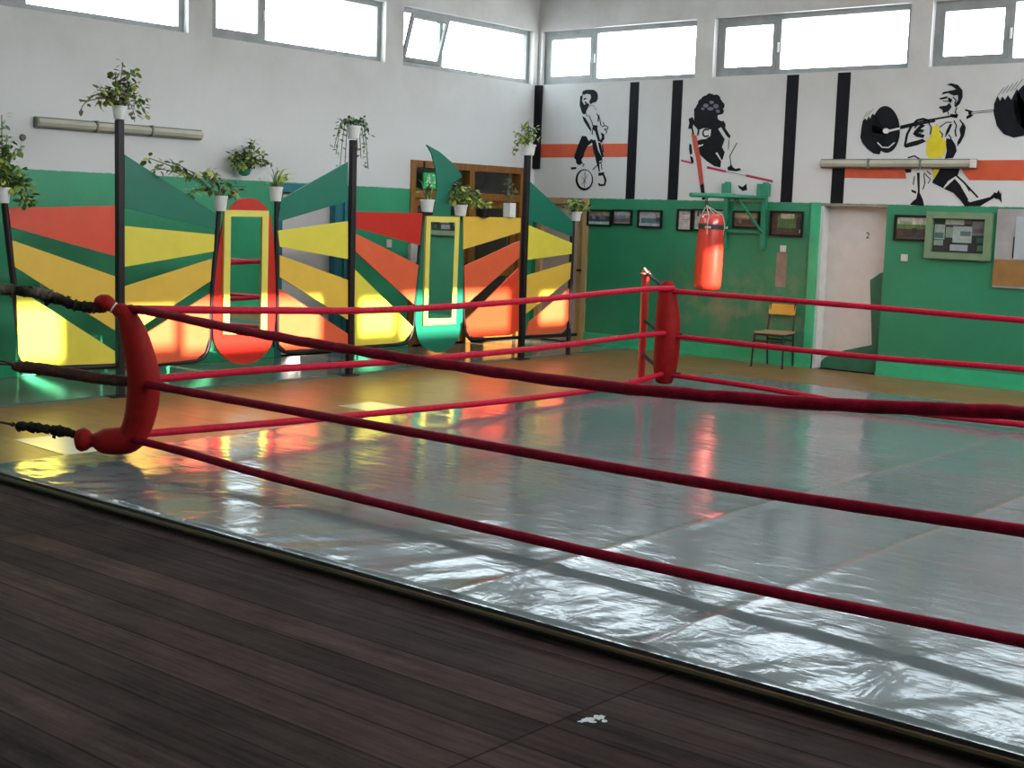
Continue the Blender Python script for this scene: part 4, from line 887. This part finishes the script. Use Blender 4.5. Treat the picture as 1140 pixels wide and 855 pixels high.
P = [Vector((bt.x, BY, bt.z))+axis*u for u, r in prof]
bag = MB().tube(P, [r for u, r in prof], 28).build('bag', M_bag, t, smooth=True)
b = MB(); b.tube([Vector((bt.x, BY, bt.z))+axis*u for u in (.135, .20)], .160, 28); b.build('collar', mat('black collar', (.03, .022, .022), .5), t, label='black collar band', smooth=True)
for i in range(4):
    a0 = .25+i*pi/2; b = MB(); b.tube([Vector((bt.x+cos(a0)*.155, BY+sin(a0)*.155, bt.z))+axis*.27, Vector((bt.x+cos(a0)*.163, BY+sin(a0)*.163, bt.z))+axis*.13, Vector((bt.x+cos(a0)*.135, BY+sin(a0)*.135, bt.z))+axis*.02, Vector((XA, BY, bt.z+.10))], .006, 6); b.build('strap', M_strap, t)
for i in range(3):
    a0 = .8+i*2*pi/3
    o = MB(); o.box(Vector((bt.x+cos(a0)*.162-.035, BY+sin(a0)*.162-.01, bt.z+axis.z*.175-.014)), Vector((bt.x+cos(a0)*.162+.035, BY+sin(a0)*.162+.01, bt.z+axis.z*.175+.014))); o.build('label_patch', M_strap, t)
zz = zarm; b = MB(); k = 0
while zz > bt.z+.08: torus(b, (XA, BY, zz-.02), (1, 0, 0) if k % 2 else (0, 1, 0), .019, .006, 10, 5); zz -= .032; k += 1
b.build('chain', M_chain, t)

# ------------------------------------------------------------------ school chair
cx, cy, rz = 4.22, -.30, radians(8)
t = thing('school_chair', 'small school chair with yellow backrest and black tube legs by the wall', 'chair', (cx, cy, 0))
R_ = Matrix.Rotation(rz, 3, 'Z')
def ch(x, y, z): v = R_ @ Vector((x, y, 0)); return Vector((cx+v.x, cy+v.y, z))
sw, sd = .19, .19
M_leg = mat('black chair tube', (.018, .016, .016), .4); M_seat = mat('pale worn plywood', (.42, .27, .14), .45, .15); M_bk = mat('yellow varnished plywood', (.62, .33, .03), .4, .12)
for sx in (-1, 1):
    MB().tube([ch(sx*(sw+.015), -sd-.03, 0), ch(sx*sw, -sd, .42)], .013, 8).build('leg', M_leg, t, smooth=True)
    MB().tube(smoothcurve([ch(sx*(sw-.02), sd+.05, 0), ch(sx*(sw-.02), sd, .40), ch(sx*(sw-.025), sd+.015, .55), ch(sx*(sw-.03), sd+.05, .79)], 4), .013, 8).build('leg', M_leg, t, smooth=True)
    MB().tube([ch(sx*sw, -sd, .41), ch(sx*(sw-.02), sd, .40)], .012, 8).build('seat_rail', M_leg, t)
MB().tube([ch(-sw, -sd, .41), ch(sw, -sd, .41)], .012, 8).build('seat_rail', M_leg, t); MB().tube([ch(-sw, -sd, .33), ch(sw, -sd, .33)], .010, 8).build('stretcher', M_leg, t); MB().tube([ch(-sw+.02, sd, .33), ch(sw-.02, sd, .33)], .010, 8).build('stretcher', M_leg, t)
b = MB(); n = 8; vs = []
for z in (.425, .440):
    for j in range(n+1):
        for i in range(n+1): u = -1+2*i/n; v = -1+2*j/n; k = 1-.06*(abs(u)**6)*(abs(v)**6); vs.append(ch(u*(sw+.02)*k, v*(sd+.01)*k-.01, z-.008*(1-u*u)*(1-v*v)+.006*(v > .8)))
fs = []
N = (n+1)**2
for j in range(n):
    for i in range(n): a = j*(n+1)+i; fs += [(a, a+n+1, a+n+2, a+1), (N+a, N+a+1, N+a+n+2, N+a+n+1)]
per = [i for i in range(n+1)]+[j*(n+1)+n for j in range(1, n+1)]+[n*(n+1)+i for i in range(n-1, -1, -1)]+[j*(n+1) for j in range(n-1, 0, -1)]
for i in range(len(per)): a, c = per[i], per[(i+1) % len(per)]; fs.append((a, c, N+c, N+a))
b.add(vs, fs); b.build('seat', M_seat, t, smooth=True, label='pale worn plywood seat')
b = MB(); vs = []; n = 8
for d in (0, .012):
    for z in (.645, .665, .755, .775):
        for i in range(n+1): u = -1+2*i/n; vs.append(ch(u*(.175 if z in (.665, .755) else .165), sd+.02+.035*(1-u*u)*1.0-d+(z-.65)*.22, z))
fs = []; N = 4*(n+1)
for j in range(3):
    for i in range(n): a = j*(n+1)+i; fs += [(a, a+1, a+n+2, a+n+1), (N+a, N+a+n+1, N+a+n+2, N+a+1)]
per = [i for i in range(n+1)]+[j*(n+1)+n for j in range(1, 4)]+[3*(n+1)+i for i in range(n-1, -1, -1)]+[j*(n+1) for j in range(2, 0, -1)]
for i in range(len(per)): a, c = per[i], per[(i+1) % len(per)]; fs.append((a, c, N+c, N+a))
b.add(vs, fs); b.build('backrest', M_bk, t, smooth=True, label='yellow backrest')

# white paint splash on the near floor
b = MB()
for (x, y, rx, ry) in ((655,801,8,2.6), (667,798.5,7,3), (647,803,4,1.3), (673,802.5,4,1.6), (660,803.5,5,1.3)):
    pts = []
    for i in range(16):
        a = 2*pi*i/16; k = random.uniform(.65, 1.15); pts.append(onF(x+rx*cos(a)*k, y+ry*sin(a)*k, .0015))
    b.face(pts)
tag(b.build('paint_splash', mat('white paint splash', (.50, .52, .54), .6, .1)), 'small white paint splash on the dark near floor', 'paint splash')

# ------------------------------------------------------------------ light
w = bpy.data.worlds.new('daylight'); scn.world = w; w.use_nodes = True; nt = w.node_tree
bg = nt.nodes['Background']
tc = node(nt, 'ShaderNodeTexCoord'); sp = node(nt, 'ShaderNodeSeparateXYZ'); nt.links.new(tc.outputs['Generated'], sp.inputs[0])
r = ramp(nt, .0, (.88, .95, 1.0), .6, (.74, .87, 1.0)); nt.links.new(sp.outputs['Z'], r.inputs['Fac']); nt.links.new(r.outputs[0], bg.inputs['Color'])
bg.inputs['Strength'].default_value = 12.0
sd_ = bpy.data.lights.new('sun', 'SUN'); sd_.energy = 30; sd_.angle = radians(.7); sd_.color = (1, .88, .72)
so = bpy.data.objects.new('sun', sd_); col.objects.link(so); so.location = (25, -6, 8)
so.rotation_euler = Vector((-1, 0, -.30)).to_track_quat('-Z', 'Y').to_euler()
def portal(cx, cy, cz, sx, sy, d):
    l = bpy.data.lights.new('window_portal', 'AREA'); l.shape = 'RECTANGLE'; l.size = sx; l.size_y = sy; l.energy = 1; l.cycles.is_portal = True
    o = bpy.data.objects.new('window_portal', l); col.objects.link(o); o.location = (cx, cy, cz); o.rotation_euler = Vector(d).to_track_quat('-Z', 'Z' if abs(d[2]) < .5 else 'Y').to_euler()
zc, zh = (WZ0+WZ1)/2, WZ1-WZ0
portal(-T-.05, -9, zc, 18, zh+.1, (1, 0, 0)); portal(5.8, T+.05, zc, 11.8, zh+.1, (0, -1, 0)); portal(RX+T+.05, -9, zc, 18, zh+.1, (-1, 0, 0)); portal(3.7, RY-T-.05, zc, 6.2, zh+.1, (0, 1, 0))
def soft(name, loc, size, e, colr, d=(0, 0, -1)):
    l = bpy.data.lights.new(name, 'AREA'); l.shape = 'RECTANGLE'; l.size, l.size_y = size; l.energy = e; l.color = colr
    o = bpy.data.objects.new(name, l); col.objects.link(o); o.location = loc; o.rotation_euler = Vector(d).to_track_quat('-Z', 'Y').to_euler()
soft('ceiling_fill', (5.0, -5.0, RZ-.05), (7, 8), 90, (.96, .98, 1))  # added soft fill, no fitting at the ceiling
soft('right_wall_fill', (RX-.12, -5.5, 4.85), (10, .5), 540, (.97, .985, 1), (-1, 0, -.12))  # added fill along the unseen right wall, supports the window daylight

# ------------------------------------------------------------------ camera
cd = bpy.data.cameras.new('camera'); cd.sensor_width = 36; cd.sensor_fit = 'HORIZONTAL'; cd.lens = FPX*36/1140; cd.clip_end = 200
co = bpy.data.objects.new('camera', cd); col.objects.link(co)
co.matrix_world = Matrix(((RT.x, UP.x, -FW.x, CAM.x), (RT.y, UP.y, -FW.y, CAM.y), (RT.z, UP.z, -FW.z, CAM.z), (0, 0, 0, 1)))
scn.camera = co
scn.view_settings.view_transform = 'Standard'; scn.view_settings.look = 'None'; scn.view_settings.exposure = 0
scn.cycles.max_bounces = 10; scn.cycles.diffuse_bounces = 5; scn.cycles.transparent_max_bounces = 12; scn.cycles.sample_clamp_indirect = 6
scn.cycles.use_denoising = True; scn.cycles.caustics_reflective = False
